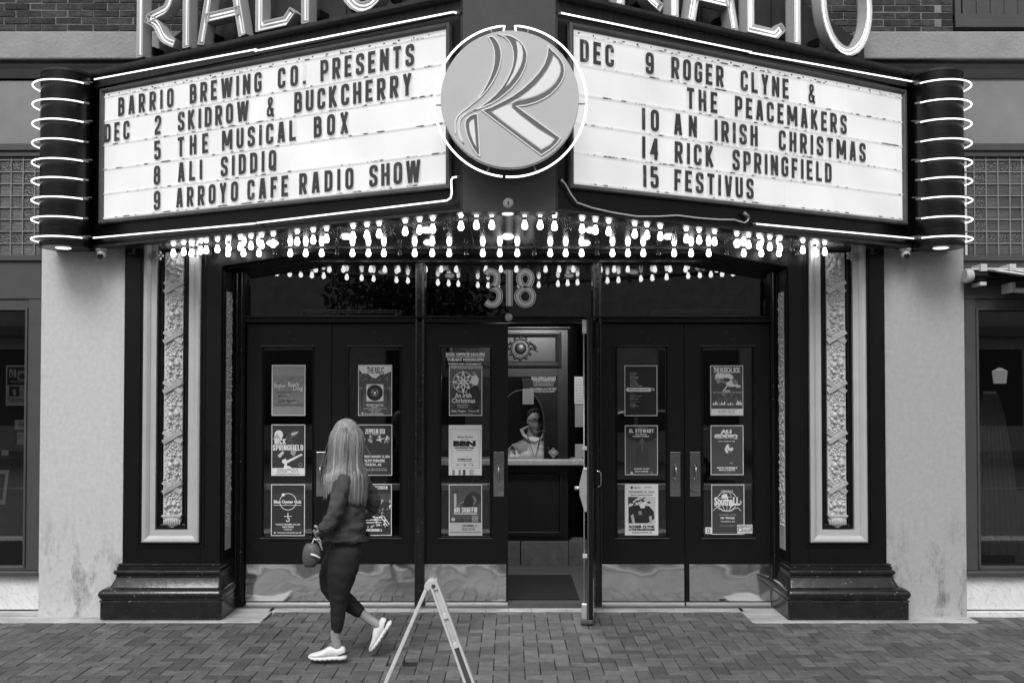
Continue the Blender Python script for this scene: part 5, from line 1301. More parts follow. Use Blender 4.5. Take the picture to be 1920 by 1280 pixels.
p.poly([(1173, 798.5), (1231.5, 798.5), (1231.5, 818), (1222, 826), (1210, 829), (1196, 829), (1183, 825), (1173, 815)], 32); p.t('AN EVENING WITH', 1190, 1214, 800.5, 802, 140)
p.blk('AL STEWART', 1179, 1225.5, 804, 811, 238, .22); p.t('WITH HIS BAND', 1190, 1213, 813, 815.2, 225, .05); p.t('THE EMPTY POCKETS', 1186, 1217, 816.5, 819, 225, .05)
p.c(1203.5, 828, 4.5, 78, 6); p.poly([(1192, 845), (1198, 836), (1209, 836), (1215, 845), (1217, 872), (1190, 872)], 50); p.poly([(1202, 836), (1206, 836), (1204, 850)], 84)
p.t('JANUARY 18, 2024', 1188.5, 1217, 877, 880.5, 228, .05); p.t('RIALTO THEATRE', 1190.5, 1215, 882, 885, 215, .05); p.c(1184, 886, 2.3, 225); p.c(1221, 885, 2, 110)
p = Sheet('poster', 1171, 907, 1233.5, 1003, 225, 214, 'white poster with a group photograph and slab lettering, bottom of the fourth door glass')
p.c(1184, 913.5, 2.4, 30); p.t('RIALTO', 1188, 1200, 912, 915.5, 60); p.t('presents', 1208, 1221, 912, 915, 110); p.t('DECEMBER 09, 2023', 1178.5, 1225.5, 919.5, 925, 120, .05); p.t('RIALTO THEATRE TUCSON', 1182, 1222.5, 926.5, 929, 40, .05)
p.r(1177, 931, 1228, 982, 170); p.poly([(1177, 931), (1197, 931), (1177, 946)], 50); p.poly([(1185, 944), (1207, 932), (1212, 931), (1186, 948)], 40)
for x, y in ((1184, 944), (1194, 942), (1205, 941), (1216, 944)): p.c(x, y, 3, 175, 3.6); p.c(x, y - 2.5, 3, 25, 2)
p.poly([(1178, 950), (1188, 947), (1196, 946), (1206, 948), (1216, 948), (1225, 958), (1226, 972), (1214, 980), (1178, 980)], 28); p.poly([(1198, 946), (1210, 940), (1208, 952), (1200, 952)], 200); p.poly([(1182, 966), (1187, 963), (1190, 980), (1185, 981)], 150); p.poly([(1216, 968), (1221, 966), (1222, 981), (1218, 981)], 150); p.poly([(1196, 958), (1202, 957), (1203, 964), (1197, 965)], 120)
p.t('ROGER CLYNE', 1179, 1226, 984, 989.5, 40, .06); p.t('& THE PEACEMAKERS', 1178.5, 1227, 990.5, 994, 25, .08); p.t('WWW.RIALTOTHEATRE.COM', 1184, 1221.5, 996.5, 999, 60)
# leaf 6
p = Sheet('poster', 1332, 685, 1393.5, 779, 220, 62, 'swirling illustrated poster with a white footer, top of the rightmost door glass')
for k, (x, y, rx, ry, g) in enumerate(((1358, 708, 18, 9, 150), (1350, 704, 9, 5, 205), (1366, 706, 8, 6, 190), (1372, 719, 11, 6, 185), (1362, 712, 7, 4, 60), (1378, 716, 5, 5, 110), (1352, 713, 6, 3, 90), (1384, 724, 5, 3, 170), (1347, 714, 4, 5, 130))): p.c(x, y, rx, g, ry)
p.t('THE MUSICAL BOX', 1338, 1388, 688, 699, 225, .05); p.line([(1358, 731), (1366, 719)], 1.8, 225); p.t('50th', 1355, 1369, 730.5, 735, 205); p.t('SELLING ENGLAND BY THE POUND', 1337, 1391, 734, 737, 140)
for i in range(16): x, y = rnd.uniform(1346, 1382), rnd.uniform(738, 754); p.c(x, y, rnd.uniform(1.5, 4), rnd.choice([84, 104, 74]))
for i in range(14): x = 1335 + i * 4; p.poly([(x, 759), (x + rnd.uniform(0, 4), 751 + rnd.uniform(-3, 5)), (x + 5, 759)], rnd.choice([220, 160, 200, 90]))
p.r(1333.5, 766, 1392, 778, 222); p.t('Tuesday December 5th, 2023', 1352, 1381, 767.5, 769.3, 110); p.t('Rialto Theatre - Tucson, AZ', 1346, 1377, 770, 772.4, 40); p.t('www.rialtotheatre.com or at the box office', 1347, 1378, 773.8, 775.4, 130)
p = Sheet('poster', 1332, 797, 1393.5, 890, 212, 62, 'grey poster with fading white name and a dim figure, middle of the rightmost door glass')
p.t('ALI', 1350, 1371.5, 805, 812.5, 222, .09); p.t('SIDDIQ', 1339, 1383, 813.5, 823, 190, .09); p.line([(1339, 820), (1383, 820)], 1.6, 120); p.t('i got a story to tell', 1346, 1377, 825.5, 828.5, 225)
p.poly([(1358, 842), (1362, 833), (1366, 832), (1367, 840), (1373, 838), (1375, 842), (1368, 848), (1361, 849)], 190); p.c(1367, 835, 2, 110); p.poly([(1362, 838), (1366, 845), (1371, 843), (1366, 850)], 50); p.poly([(1366, 868), (1371, 866), (1375, 869)], 130)
p.t('FRIDAY DECEMBER 8', 1344, 1381.5, 875, 878, 215, .06); p.t('RIALTO THEATRE', 1347.5, 1377.5, 879, 882, 215, .06); p.t('TUCSON, AZ', 1356, 1369, 883, 885, 130)
p = Sheet('poster', 1333, 908, 1394.5, 1001.5, 210, 50, 'poster with a globe under curling white lettering, bottom of the rightmost door glass')
p.ring(1362, 939, 18.5, 1.2, 215); p.ring(1362, 939, 18.5, .8, 190, 8); p.ring(1362, 939, 9, .8, 190, 18.5); p.line([(1362, 921), (1362, 957)], .8, 190)
p.poly([(1352, 928), (1360, 925), (1364, 931), (1357, 939), (1352, 935)], 190); p.poly([(1366, 942), (1374, 938), (1376, 946), (1368, 952)], 180)
p.poly([(1340, 936), (1386, 930), (1386, 945), (1340, 946)], 50); p.t('SouthaLL', 1338, 1386, 931, 947, 238, .05); p.line([(1339, 947), (1345, 950), (1352, 946)], 1.4, 235); p.line([(1378, 946), (1386, 946), (1389, 941), (1386, 938)], 1.4, 235)
p.t('WORLD TOUR', 1350, 1374, 918.5, 921, 170); p.t('TUCSON', 1352, 1372, 956, 958.5, 170)
for sx in (-1, 1): p.line([(1362 + sx * 10, 955), (1362 + sx * 20, 951), (1362 + sx * 26, 957)], 1, 190)
p.t('NOVEMBER 30, 2023', 1348, 1379, 963.5, 966, 130); p.t('191 TOOLE', 1350, 1376, 968.5, 972.5, 235, .06); p.t('TUCSON, AZ', 1350, 1377, 975.5, 979, 170); p.t('WITH DREW KENNEDY', 1348, 1378, 984, 986, 110); p.t('WWW.RIALTOTHEATRE.COM', 1350, 1376, 995.5, 997, 80)
p = Sheet('sticker', 1381, 983, 1409.5, 999.5, 215, 120, 'padlock sticker reading STOUT in the lower corner of the rightmost door glass', 'sticker', None, YP - .005, .6)
p.r(1381.6, 983.6, 1409, 987, 150); p.t('PROTECTED BY', 1386, 1400, 984.4, 986.4, 70); p.t('STOUT', 1391.5, 1406.5, 988, 993.5, 238, .06); p.r(1384, 990.5, 1389, 994.5, 238); p.ring(1386.5, 990, 1.7, .8, 238); p.r(1382, 996, 1409, 999, 225); p.t('CALL NOW', 1385, 1406, 996.8, 998.4, 110)
p = Sheet('sticker', 1321.5, 988, 1333, 1000, 205, 190, 'small square white sticker at the bottom left of the rightmost door glass', 'sticker', None, YP - .005, .5)
p.r(1324, 990, 1331, 998, 110); p.r(1326, 992, 1329, 996, 190)
# ticket booth glass lettering and papers
bt = Sheet.__new__(Sheet); bt.Y = YB; bt.k = 4
bt.o = empty('booth_lettering', (xat(1020, YB), YB, zat(722, YB)), 'small white hours lettering on the ticket booth glass', 'lettering')
for s, a, b, c, d in (('BOX OFFICE HOURS', 997, 1042, 706, 710), ('TUE-SAT NOON-5PM', 999, 1040, 712.5, 716), ('TICKETS ALSO AVAILABLE AT', 1000, 1038, 718, 720), ('RIALTOTHEATRE.COM', 1001, 1037, 721.5, 723.5), ('DELIVERIES ACCEPTED', 994, 1043, 727, 731), ('TUE-FRI NOON-5PM', 999, 1039, 732, 735.5)): bt.t(s, a, b, c, d, 130, .0)
bt.line([(997, 711), (1042, 711)], .6, 200, 'rule')
Sheet('paper_note', 980, 728.5, 1000.5, 757.5, 80, 74, 'grey note taped on the ticket booth glass above the man', 'paper', None, YB - .002)
p = Sheet('diamond_sign', 1028, 839, 1029, 840, 90, 90, 'small diamond shaped notice leaning at the right end of the ticket counter', 'notice', None, YB - .03); 
p.poly([(1037.5, 838.5), (1047.5, 848), (1037.5, 858.5), (1027.5, 848)], 104); p.poly([(1037.5, 840.5), (1045.5, 848), (1037.5, 856.5), (1029.5, 848)], 72); p.t('PLEASE', 1033, 1042, 845, 847, 170); p.t('WAIT', 1034, 1041, 848.5, 850.5, 170)
p = Sheet('notice_sheet', 1077, 706, 1096, 757, 150, 138, 'printed price list on the lobby wall beside the open door', 'notice', None, YB + .3)
for i in range(9): p.t('TICKET TERMS AND TIMES', 1080, 1095, 711 + i * 5, 712.5 + i * 5, 60)
Sheet('notice_sheet', 1078, 759, 1096, 800, 110, 100, 'dimmer second printed list under the price list in the lobby', 'notice', None, YB + .3)
Sheet('notice_sheet', 1078, 832, 1096, 856, 130, 118, 'lowest pale sheet on the lobby wall beside the open door', 'notice', None, YB + .3)
# left shop window papers
p = Sheet('window_notice', 11, 685, 53, 760, 178, 60, 'printed theatre notice in the left shop window', 'notice', None, .11, 2)
p.r(14, 689, 53, 720, 36); p.blk('RIA', 17, 30, 692, 699, 190, .15); p.blk('LTO', 17, 30, 700, 707, 190, .15); p.r(33, 695, 53, 713, 140); p.c(41, 705, 6, 50); p.t('THIS PROJECT IS MADE POSSIBLE', 19, 52, 714, 717, 170); p.r(13, 722, 53, 758, 150); p.r(17, 724, 37, 743, 36); p.c(27, 735, 3, 150, 6)
for i in range(7): p.t('funds by the city and the state of', 39, 53, 726 + i * 2.6, 727.5 + i * 2.6, 80)
p.t('Rio Nuevo multipurpose district', 15, 51, 746, 749, 50); p.t('Tucson Arizona', 18, 50, 750, 753, 70)
p = Sheet('alarm_panel', 28, 787, 53, 805, 165, 160, 'pale alarm keypad seen in the left shop window', 'keypad', None, .16, .5); p.ring(41, 796, 5, 1.2, 40); p.r(36, 795, 46, 797, 40)
p = Sheet('switch_plate', 33, 810, 53, 833, 165, 150, 'pale switch plate under the keypad in the left shop window', 'switch plate', None, .16, .5); p.r(46, 814, 50, 817, 50); p.r(46, 822, 50, 829, 60); p.r(37, 814, 42, 818, 120)
p = Sheet('wall_bracket', 4, 844, 17, 853, 190, 190, 'small white box low in the left shop window', 'box', None, .3, .4); p.line([(4, 848.5), (17, 848.5)], .8, 60)
fp = empty('framed_picture', (xat(5, .3), .3, 1.2), 'white framed picture leaning inside the left shop window', 'picture')
def quad(pts, y, m, name, parent): return MB().prism([(xat(a, y), zat(b, y)) for a, b in pts], y, y + .02, 'y').build(name, m, parent)
quad([(-20, 881), (19, 881), (12, 945), (-20, 944)], .3, pr(185), 'frame_border', fp); quad([(-20, 888), (11, 888), (6, 936), (-20, 936)], .296, pr(60), 'picture_sheet', fp)

# ================================================================== SECURITY CAMERAS
def seccam(px, py, side, label):
    Y = -.12; x = xat(px, Y); g = empty('security_camera', (x, Y, ZT), label, 'security camera', 'dome cameras under the marquee ends')
    MB().lathe([(.045, 0), (.047, -.01), (.040, -.022), (.034, -.026)], (x, Y, ZT - .014), 20).build('mount_plate', M['white'], g, auto=40)
    MB().ball((x + .004 * side, Y - .01, ZT - .062), .036, .036, .036, 16, 12).build('camera_ball', M['white'], g, smooth=True)
    MB().lathe([(.022, 0), (.024, -.022), (.020, -.026), (.001, -.024)], (0, 0, 0), 16, 'y').xf(Matrix.Translation((x + .004 * side, Y - .026, ZT - .072)) @ Matrix.Rotation(R(28), 4, 'X') @ Matrix.Rotation(R(10 * side), 4, 'Z')).build('lens', M['glossy_black'], g, auto=40)
seccam(188, 478, 1, 'white ball camera under the left end of the marquee'); seccam(1700, 478, -1, 'white ball camera under the right end of the marquee')
lk = empty('bulb_holder', (xat(248, -.1), -.1, ZT), 'short grey bracket hanging under the marquee left of the pilaster', 'bracket')
MB().box(xat(246, -.1), xat(250, -.1), -.11, -.09, ZT - .05, ZT - .013).box(xat(240, -.1), xat(251, -.1), -.12, -.09, ZT - .053, ZT - .048).build('bracket_arm', M['frame'], lk)
lk = empty('bulb_holder', (xat(1638, -.1), -.1, ZT), 'short grey bracket hanging under the marquee right of the pilaster', 'bracket')
MB().box(xat(1636, -.1), xat(1640, -.1), -.11, -.09, ZT - .05, ZT - .013).box(xat(1635, -.1), xat(1646, -.1), -.12, -.09, ZT - .053, ZT - .048).build('bracket_arm', M['frame'], lk)

# ================================================================== AWNING on the right
aw = empty('awning', (4.2, -.1, 2.8), 'striped roll up awning with white arms over the right shop window', 'awning')
ya = -.10
def AW(mb, name, m, **k): return mb.build(name, m if not isinstance(m, str) else M[m], aw, **k)
xz = lambda px, py, y=ya: (xat(px, y), zat(py, y))
x0, z0 = xz(1818, 517)
AW(MB().tube([(x0, ya, z0), (6.2, ya, z0)], .040, 14), 'roller', 'black', auto=40)
AW(MB().lathe([(.048, -.03), (.058, -.02), (.058, .0), (.052, .012), (.046, .03)], (x0, ya, z0), 20, 'x'), 'end_cap', 'white', auto=40)
AW(MB().box(x0 + .02, 6.2, ya - .01, .02, z0 + .045, z0 + .062), 'top_bar', 'white', bevel=.003)
for px in (1843, 1897): 
    a, b = xz(px - 6, 496); c, d = xz(px + 6, 510); AW(MB().box(a, c, ya - .045, .03, d, b), 'bracket', 'white', bevel=.004)
a, b = xz(1837, 529); c, d = xz(1849, 536); AW(MB().box(a, c, ya - .03, .03, d, b), 'bracket', 'white', bevel=.004)
for k in range(8):
    xa = xat(1848, ya) + k * .075; m_ = pr(35 if k % 2 == 0 else 190); w0 = .055 if k % 2 == 0 else .02
    pts0 = [(xa, ya, z0 + .04), (xa + .12, -.45, z0 - .045), (xa + .30, -.95, z0 - .16)]
    vs = []; 
    for (x, y, z) in pts0: vs += [(x, y, z), (x + (.075 if k < 7 else 2.2) - .0, y, z), (x + (.075 if k < 7 else 2.2), y, z + .004), (x, y, z + .004)]
    AW(MB().loft([vs[i:i + 4] for i in (0, 4, 8)]), 'awning_stripe', m_)
for k in (1, 3, 5, 7):
    xa = xat(1848, ya) + k * .075 + .03; AW(MB().tube([(xa, ya, z0 + .035), (xa + .12, -.45, z0 - .052), (xa + .30, -.95, z0 - .168)], .006, 6), 'piping', 'white', smooth=True)
a, b = xz(1893, 530); c, d = xz(1901, 549); AW(MB().box(a, c, ya - .05, .02, d, b), 'arm_bracket', 'white', bevel=.005)
a, b = xz(1901, 545); AW(MB().tube([(a, ya - .03, b), (a + .6, -.5, b - .05)], .022, 8), 'folding_arm', 'white', auto=40)
# pendant lamp and curtain in the right shop
pn = empty('pendant_lamp', (xat(1875, .8), .8, zat(680, .8)), 'small pale pendant lampshade hanging in the right shop window', 'lamp')
xx, zz = xat(1875, .8), zat(706, .8)
MB().lathe([(.052, 0), (.052 * 1.22, .11), (.03, .13), (.015, .14)], (xx, .8, zz - .06), 20).build('lamp_shade', mat('lit_lampshade', .6, .6, emit=.35), pn, auto=40)
rb = MB()
for k in range(7): rb.tube([(xx + (.054 + .0017 * k) * math.cos(a), .8 + (.054 + .0017 * k) * math.sin(a), zz - .05 + k * .015) for a in [2 * math.pi * j / 20 for j in range(20)]], .002, 4, closed=True)
rb.build('shade_rib', pr(110), pn); MB().tube([(xx, .8, zz + .08), (xx, .8, 2.55)], .004, 5).build('cord', M['black'], pn)
ctn = MB(); n = 44; rg = []
for (py, sp, sh) in ((738, .10, 0), (757, .13, .0), (775, .16, .01), (860, .24, .03), (930, .26, .06), (1040, .30, .07)):
    rg.append([(xat(1853, .6) + sh + (i / n - .5) * sp * 1.3 + .02, .6 + .02 * math.sin(i * 1.1 + py * .01), zat(py, .6)) for i in range(n)])
ctn.loft(rg, cap=False, closed=False); o = ctn.build('gathered_curtain', mat('pale_curtain', .3, .8), None, smooth=True); tag(o, 'gathered pale curtain hanging inside the right shop window', 'curtain')
o = MB().box(xat(1868, 2.2), 4.9, 2.2, 2.22, zat(738, 2.2), zat(733, 2.2)).build('shelf_edge', pr(190), None); tag(o, 'thin white shelf edge across the back of the right shop', 'shelf')
o = MB().box(xat(1900, .7), 5.6, .7, .75, .3, zat(920, .7)).build('shop_counter', M['panelgrey'], None, bevel=.005); tag(o, 'grey counter front low in the right shop window', 'counter')
# ================================================================== PEOPLE
def skin(name, verts, edges, m, parent=None, sub=2, root=0, fold=0., fs=12., solid=None):
    me = bpy.data.meshes.new(name); me.from_pydata([v[0] for v in verts], edges, [])
    o = bpy.data.objects.new(name, me); col.objects.link(o)
    md = o.modifiers.new('skin', 'SKIN'); md.use_smooth_shade = True; md.branch_smoothing = .6
    sd_ = o.modifiers.new('sub', 'SUBSURF'); sd_.levels = sub; sd_.render_levels = sub
    for i, v in enumerate(me.skin_vertices[0].data):
        r = verts[i][1]; v.radius = r if isinstance(r, tuple) else (r, r); v.use_root = (i == root)
    dg = bpy.context.evaluated_depsgraph_get(); dg.update(); nm = bpy.data.meshes.new_from_object(o.evaluated_get(dg))
    bpy.data.objects.remove(o); bpy.data.meshes.remove(me)
    if fold:
        nm.update()
        for v in nm.vertices:
            n = v.normal; q = v.co * fs; k = noise.noise(Vector((q.x, q.y, q.z * 1.8))) + .5 * noise.noise(Vector((q.x * 2.3, q.y * 2.3, q.z * 4)))
            v.co += n * k * fold
    nm.name = name; nm.materials.clear(); nm.materials.append(m); nm.shade_smooth()
    o = bpy.data.objects.new(name, nm); col.objects.link(o)
    if parent is not None: o.parent = parent; o.matrix_parent_inverse = parent.matrix_basis.inverted()
    return o
def headmesh(c, yaw, pitch, scale=1.):
    # human head: face looks along local -Y
    mb = MB(); n, m = 28, 22; vs = []
    for i in range(m + 1):
        t = math.pi * i / m
        for k in range(n):
            a = 2 * math.pi * k / n; x, y, z = math.sin(t) * math.sin(a), -math.sin(t) * math.cos(a), math.cos(t)
            px, py, pz = x * .076, y * .096, z * .118
            if z < 0: px *= 1 - .30 * (-z) ** 1.3; py *= 1 - .10 * (-z)
            if y < 0:
                f = max(0, 1 - (x / .30) ** 2)
                py -= f * (.016 * math.exp(-((pz + .018) / .022) ** 2)) * max(0, 1 - (x / .22) ** 2)      # nose
                py += .008 * math.exp(-((pz - .012) / .014) ** 2) * math.exp(-((abs(x) - .38) / .16) ** 2)   # eye sockets
                py -= .005 * math.exp(-((pz - .034) / .010) ** 2) * f      # brow
                py -= .006 * math.exp(-((pz + .058) / .008) ** 2) * math.exp(-(x / .3) ** 2)
                py -= .008 * math.exp(-((pz + .098) / .016) ** 2) * math.exp(-(x / .35) ** 2)
            vs.append((px, py, pz))
    fs = [(i * n + k, i * n + (k + 1) % n, (i + 1) * n + (k + 1) % n, (i + 1) * n + k) for i in range(m) for k in range(n)]
    mb.add(vs, fs)
    for sx in (-1, 1): mb.ball((sx * .076, .008, -.006), .009, .018, .030, 8, 6)
    return mb, Matrix.Translation(c) @ Matrix.Rotation(yaw, 4, 'Z') @ Matrix.Rotation(pitch, 4, 'X') @ Matrix.Scale(scale, 4)
def hand(o_name, wrist, d, palm_n, parent, m, s=1., curl=.5):
    # five separate curled fingers rooted in a palm; d = direction to the fingertips, palm_n = direction the palm faces
    d = Vector(d).normalized(); pn = Vector(palm_n).normalized(); sd2 = d.cross(pn).normalized(); pn = sd2.cross(d).normalized(); w0 = Vector(wrist)
    V = [(w0, (.023 * s, .017 * s)), (w0 + d * .045 * s, (.034 * s, .015 * s)), (w0 + d * .080 * s, (.034 * s, .012 * s))]; Ed = [(0, 1), (1, 2)]
    h = skin('hand', V, Ed, m, parent, 2)
    for k, (of, ln) in enumerate(((-.028, .062), (-.010, .072), (.009, .068), (.027, .054))):
        P = w0 + d * .078 * s + sd2 * of * s; pts = [P]; a = 0
        for j, f in enumerate((.42, .33, .25)):
            a += curl * (.7 + .2 * j); P = P + (d * math.cos(a) + pn * math.sin(a)) * ln * f * s; pts.append(P)
        MB().tube(pts, [.0090 * s, .0088 * s, .0078 * s, .0062 * s], 8).build('finger', m, h, smooth=True)
    P = w0 + d * .03 * s - sd2 * .028 * s; q = [P, P + (d * .6 - sd2 * .7) * .03 * s, P + (d * .9 - sd2 * .5 + pn * .5) * .055 * s]
    MB().tube(q, [.012 * s, .0105 * s, .008 * s], 8).build('thumb', m, h, smooth=True)
    return h
def shoe(name, heel, toe, up, parent, L=.27):
    # local: x forward from heel to toe, z up
    h, t = Vector(heel), Vector(toe); f = (t - h).normalized(); u_ = Vector(up); u_ = (u_ - f * u_.dot(f)).normalized(); s_ = u_.cross(f); sc = (t - h).length / L
    Mx = Matrix((f.to_4d(), s_.to_4d(), u_.to_4d(), Vector((0, 0, 0, 1)))).transposed(); Mx[3][3] = 1; Mx[0][3] = h.x; Mx[1][3] = h.y; Mx[2][3] = h.z
    for r in range(3): Mx[3][r] = 0
    Mx = Mx @ Matrix.Scale(sc, 4)
    def sec(x, w_, z0, z1, n=16, e=2.4):
        r = []
        for k in range(n):
            a = 2 * math.pi * k / n; c, s = math.cos(a), math.sin(a); r.append((x, w_ * math.copysign(abs(c) ** (2 / e), c), (z0 + z1) / 2 + (z1 - z0) / 2 * math.copysign(abs(s) ** (2 / e), s)))
        return r
    up_ = MB().loft([sec(x, w_, z0, z1) for x, w_, z0, z1 in ((.004, .018, .03, .075), (.012, .028, .022, .092), (.03, .034, .022, .095), (.06, .035, .022, .088), (.085, .036, .022, .092), (.110, .038, .022, .098), (.135, .041, .022, .088), (.165, .045, .022, .070), (.20, .046, .022, .056), (.235, .040, .022, .047), (.258, .025, .024, .040), (.266, .010, .026, .034))])
    so = MB().loft([sec(x, w_, z0, z1, e=4) for x, w_, z0, z1 in ((-.006, .016, .012, .030), (.004, .030, .004, .032), (.03, .038, .0, .031), (.08, .036, .002, .028), (.13, .040, .0, .026), (.18, .048, .0, .026), (.22, .046, .002, .027), (.25, .034, .008, .029), (.270, .014, .018, .030))])
    g = up_.xf(Mx).build(name, M['shoe'], parent, smooth=True)
    so.xf(Mx).build('sole', M['sole'], g, auto=50)
    gr = MB()
    for k in range(7): gr.box(.02 + k * .035, .028 + k * .035, -.05, .05, .006, .011)
    gr.xf(Mx).build('sole_groove', pr(60), g)
    lc = MB()
    for k in range(5):
        x = .095 + k * .018; z = .099 - k * .0085; lc.tube([(x, -.022, z - .006), (x + .004, 0, z + .003), (x, .022, z - .006)], .0022, 5)
    for sg in (-1, 1): lc.tube([(.105, 0, .099), (.098, sg * .012, .115), (.12, sg * .024, .112), (.128, sg * .02, .098)], .002, 5)
    lc.xf(Mx).build('laces', pr(120), g)
    tg = MB().loft([sec(.108, .018, .09, .098), sec(.098, .02, .11, .118), sec(.09, .016, .124, .129)]); tg.xf(Mx).build('tongue', M['shoe'], g, smooth=True)
    hp = MB().loft([sec(-.003, .024, .038, .055), sec(.02, .0355, .034, .058), sec(.055, .0372, .030, .040)]); hp.xf(Mx).build('heel_patch', pr(40), g, smooth=True)
    return g
# ---- the walking woman
YW = -1.29
wo = empty('person', (at(640, 1232, YW).x, YW, 0), 'woman with long fair hair walking left in a dark top, leggings and white running shoes', 'person')
def P(px, py, dy=0.): v = at(px, py, YW + 0); return Vector((v.x, YW + dy, v.z))
# body (one continuous surface)
hips, kneeF, ankF, kneeS, ankS = P(654, 1010), P(612, 1100, .08), P(684, 1164, .10), P(641, 1112, -.06), P(631, 1190, -.06)
bv = [(P(652, 1000), (.09, .08)), (P(651, 950), (.085, .075)), (P(650, 905), (.11, .08)), (P(648, 880), (.05, .05)), (P(645, 862), .045), (P(640, 835), .07),
      (P(650, 899, -.14), .030), (P(641, 953, -.225), .026), (P(611, 986, -.18), .024), (P(660, 897, .14), .030), (P(693, 950, .225), .028), (P(664, 983, .23), .024),
      (P(652, 1025, -.06), .07), (kneeS, .052), (ankS, .034), (P(637, 1215, -.06), .032), (P(648, 1025, .07), .07), (kneeF, .052), (ankF, .034), (P(716, 1184, .10), .034)]
be = [(0, 1), (1, 2), (2, 3), (3, 4), (4, 5), (2, 6), (6, 7), (7, 8), (2, 9), (9, 10), (10, 11), (0, 12), (12, 13), (13, 14), (14, 15), (0, 16), (16, 17), (17, 18), (18, 19)]
skin('body', bv, be, M['skin'], wo)
hm, Mx = headmesh(P(643, 829), R(-62), R(-4), .98); hd = hm.xf(Mx).build('head', M['skin'], wo, smooth=True)
fm = MB()
for sx in (-1, 1): fm.ball((sx * .029, -.083, .010), .011, .008, .008, 10, 8)
fm.ball((0, -.090, -.058), .020, .006, .006, 10, 6); fm.xf(Mx).build('facial_features', pr(60), hd, smooth=True)
# leggings
lv = [(P(650, 985), (.150, .120)), (P(652, 1012), (.172, .135)), (P(652, 1030, -.05), (.140, .12)), (P(644, 1068, -.06), (.118, .10)), (P(638, 1110, -.06), (.070, .066)), (P(638, 1138, -.06), (.059, .058)), (P(634.5, 1166, -.06), (.045, .045)), (P(633.5, 1186, -.06), (.039, .039)),
      (P(645, 1030, .06), (.138, .12)), (P(623, 1066, .07), (.104, .10)), (P(607, 1099, .08), (.074, .07)), (P(630, 1122, .085), (.078, .068)), (P(660, 1144, .095), (.056, .052)), (P(679, 1158, .10), (.045, .044))]
skin('leggings', lv, [(0, 1), (1, 2), (2, 3), (3, 4), (4, 5), (5, 6), (6, 7), (1, 8), (8, 9), (9, 10), (10, 11), (11, 12), (12, 13)], M['leggings'], wo, sub=3, fold=.006, fs=14)
# jacket
jv = [(P(646, 1018), (.185, .145)), (P(646, 1003), (.192, .150)), (P(648, 985), (.186, .150)), (P(650, 950), (.160, .130)), (P(652, 920), (.165, .120)), (P(650, 893), (.155, .10)), (P(648, 876), (.065, .06)),
      (P(650, 896, -.15), .062), (P(645, 925, -.20), .062), (P(641, 955, -.235), .058), (P(626, 975, -.22), .052), (P(610, 987, -.185), .047),
      (P(660, 893, .15), .066), (P(680, 920, .20), .060), (P(694, 950, .23), .056), (P(682, 968, .24), .046), (P(664, 982, .23), .04)]
jk = skin('jacket', jv, [(0, 1), (1, 2), (2, 3), (3, 4), (4, 5), (5, 6), (5, 7), (7, 8), (8, 9), (9, 10), (10, 11), (5, 12), (12, 13), (13, 14), (14, 15), (15, 16)], M['jacket'], wo, sub=3, fold=.016, fs=15)
hm_ = MB()
for k in range(3):
    hm_.loft([[P(646 + 0, 1010 - k * 3) + Vector((.172 * math.cos(a), .140 * math.sin(a), .006 * math.sin(3 * a))) * 1.0 for a in [2 * math.pi * j / 32 for j in range(32)]], [P(646, 1006 - k * 3) + Vector((.175 * math.cos(a), .143 * math.sin(a), .006 * math.sin(3 * a))) for a in [2 * math.pi * j / 32 for j in range(32)]]], cap=False)
hm_.build('jacket_hem', M['jacket'], jk, smooth=True)
hand('hand', P(612, 986, -.16), (-.5, .5, -.4), (0, 1, -.2), wo, M['skin'], .95, .5)
hand('hand', P(663, 983, .23), (-.8, -.3, -.3), (0, -1, 0), wo, M['skin'], .95, .5)
# hair: a cap and many long locks
hc = MB(); c0 = P(646, 823)
hc.ball(c0 + Vector((.012, .0, .012)), .104, .092, .130, 24, 16)
hr = hc.build('hair', M['hair'], wo, smooth=True)
for v in hr.data.vertices:
    v.co.z -= 0
rnd = random.Random(4); lk_ = MB()
def hpx(px, py, dy): v = at(px, py, YW); return Vector((v.x, YW + dy, v.z))
nl = 230
for i in range(nl):
    t = i / (nl - 1); ang_ = -1.15 + 2.75 * rnd.random()            # around the back of the head, seen from the camera side
    layer = rnd.random()
    sx_ = math.sin(ang_); cy_ = -math.cos(ang_)
    # start on the scalp, end at the hem of the hair
    top = c0 + Vector((.012 + .075 * sx_ * (.3 + .7 * layer), .070 * cy_ * (.4 + .6 * layer), .128 - .045 * layer))
    endx = 612 + (sx_ + .9) / 1.9 * 74 + rnd.uniform(-2.5, 2.5); endy = (908 + rnd.uniform(-6, 18) + 22 * min(1, max(0, (endx - 625) / 50))) if endx > 620 else 905 + rnd.uniform(-16, 30)
    dy = cy_ * .13 + .02
    mid1 = c0 + Vector((.012 + .112 * sx_, .098 * cy_, .02)); m2 = hpx(618 + (sx_ + .9) / 1.9 * 62, 868, cy_ * .125 + .01); m3 = hpx(612 + (sx_ + .9) / 1.9 * 76, 893, cy_ * .15 - .015)
    e = hpx(endx, endy, dy - .05 * (1 if cy_ < 0 else 0)); pts = cr([tuple(top), tuple(mid1), tuple(m2), tuple(m3), tuple(e)], 4); w_ = rnd.uniform(.005, .0105)
    ph = rnd.uniform(0, 6); P3 = [(p[0] + .0018 * math.sin(ph + k * .4), p[1] + .0018 * math.cos(ph + k * .5), p[2]) for k, p in enumerate(pts)]; nn = len(P3)
    lk_.tube(P3, [w_ * (.5 + .6 * math.sin(math.pi * min(1, (k + 1) / nn * 1.1) * .8)) if k < nn - 1 else .001 for k in range(nn)], 6)
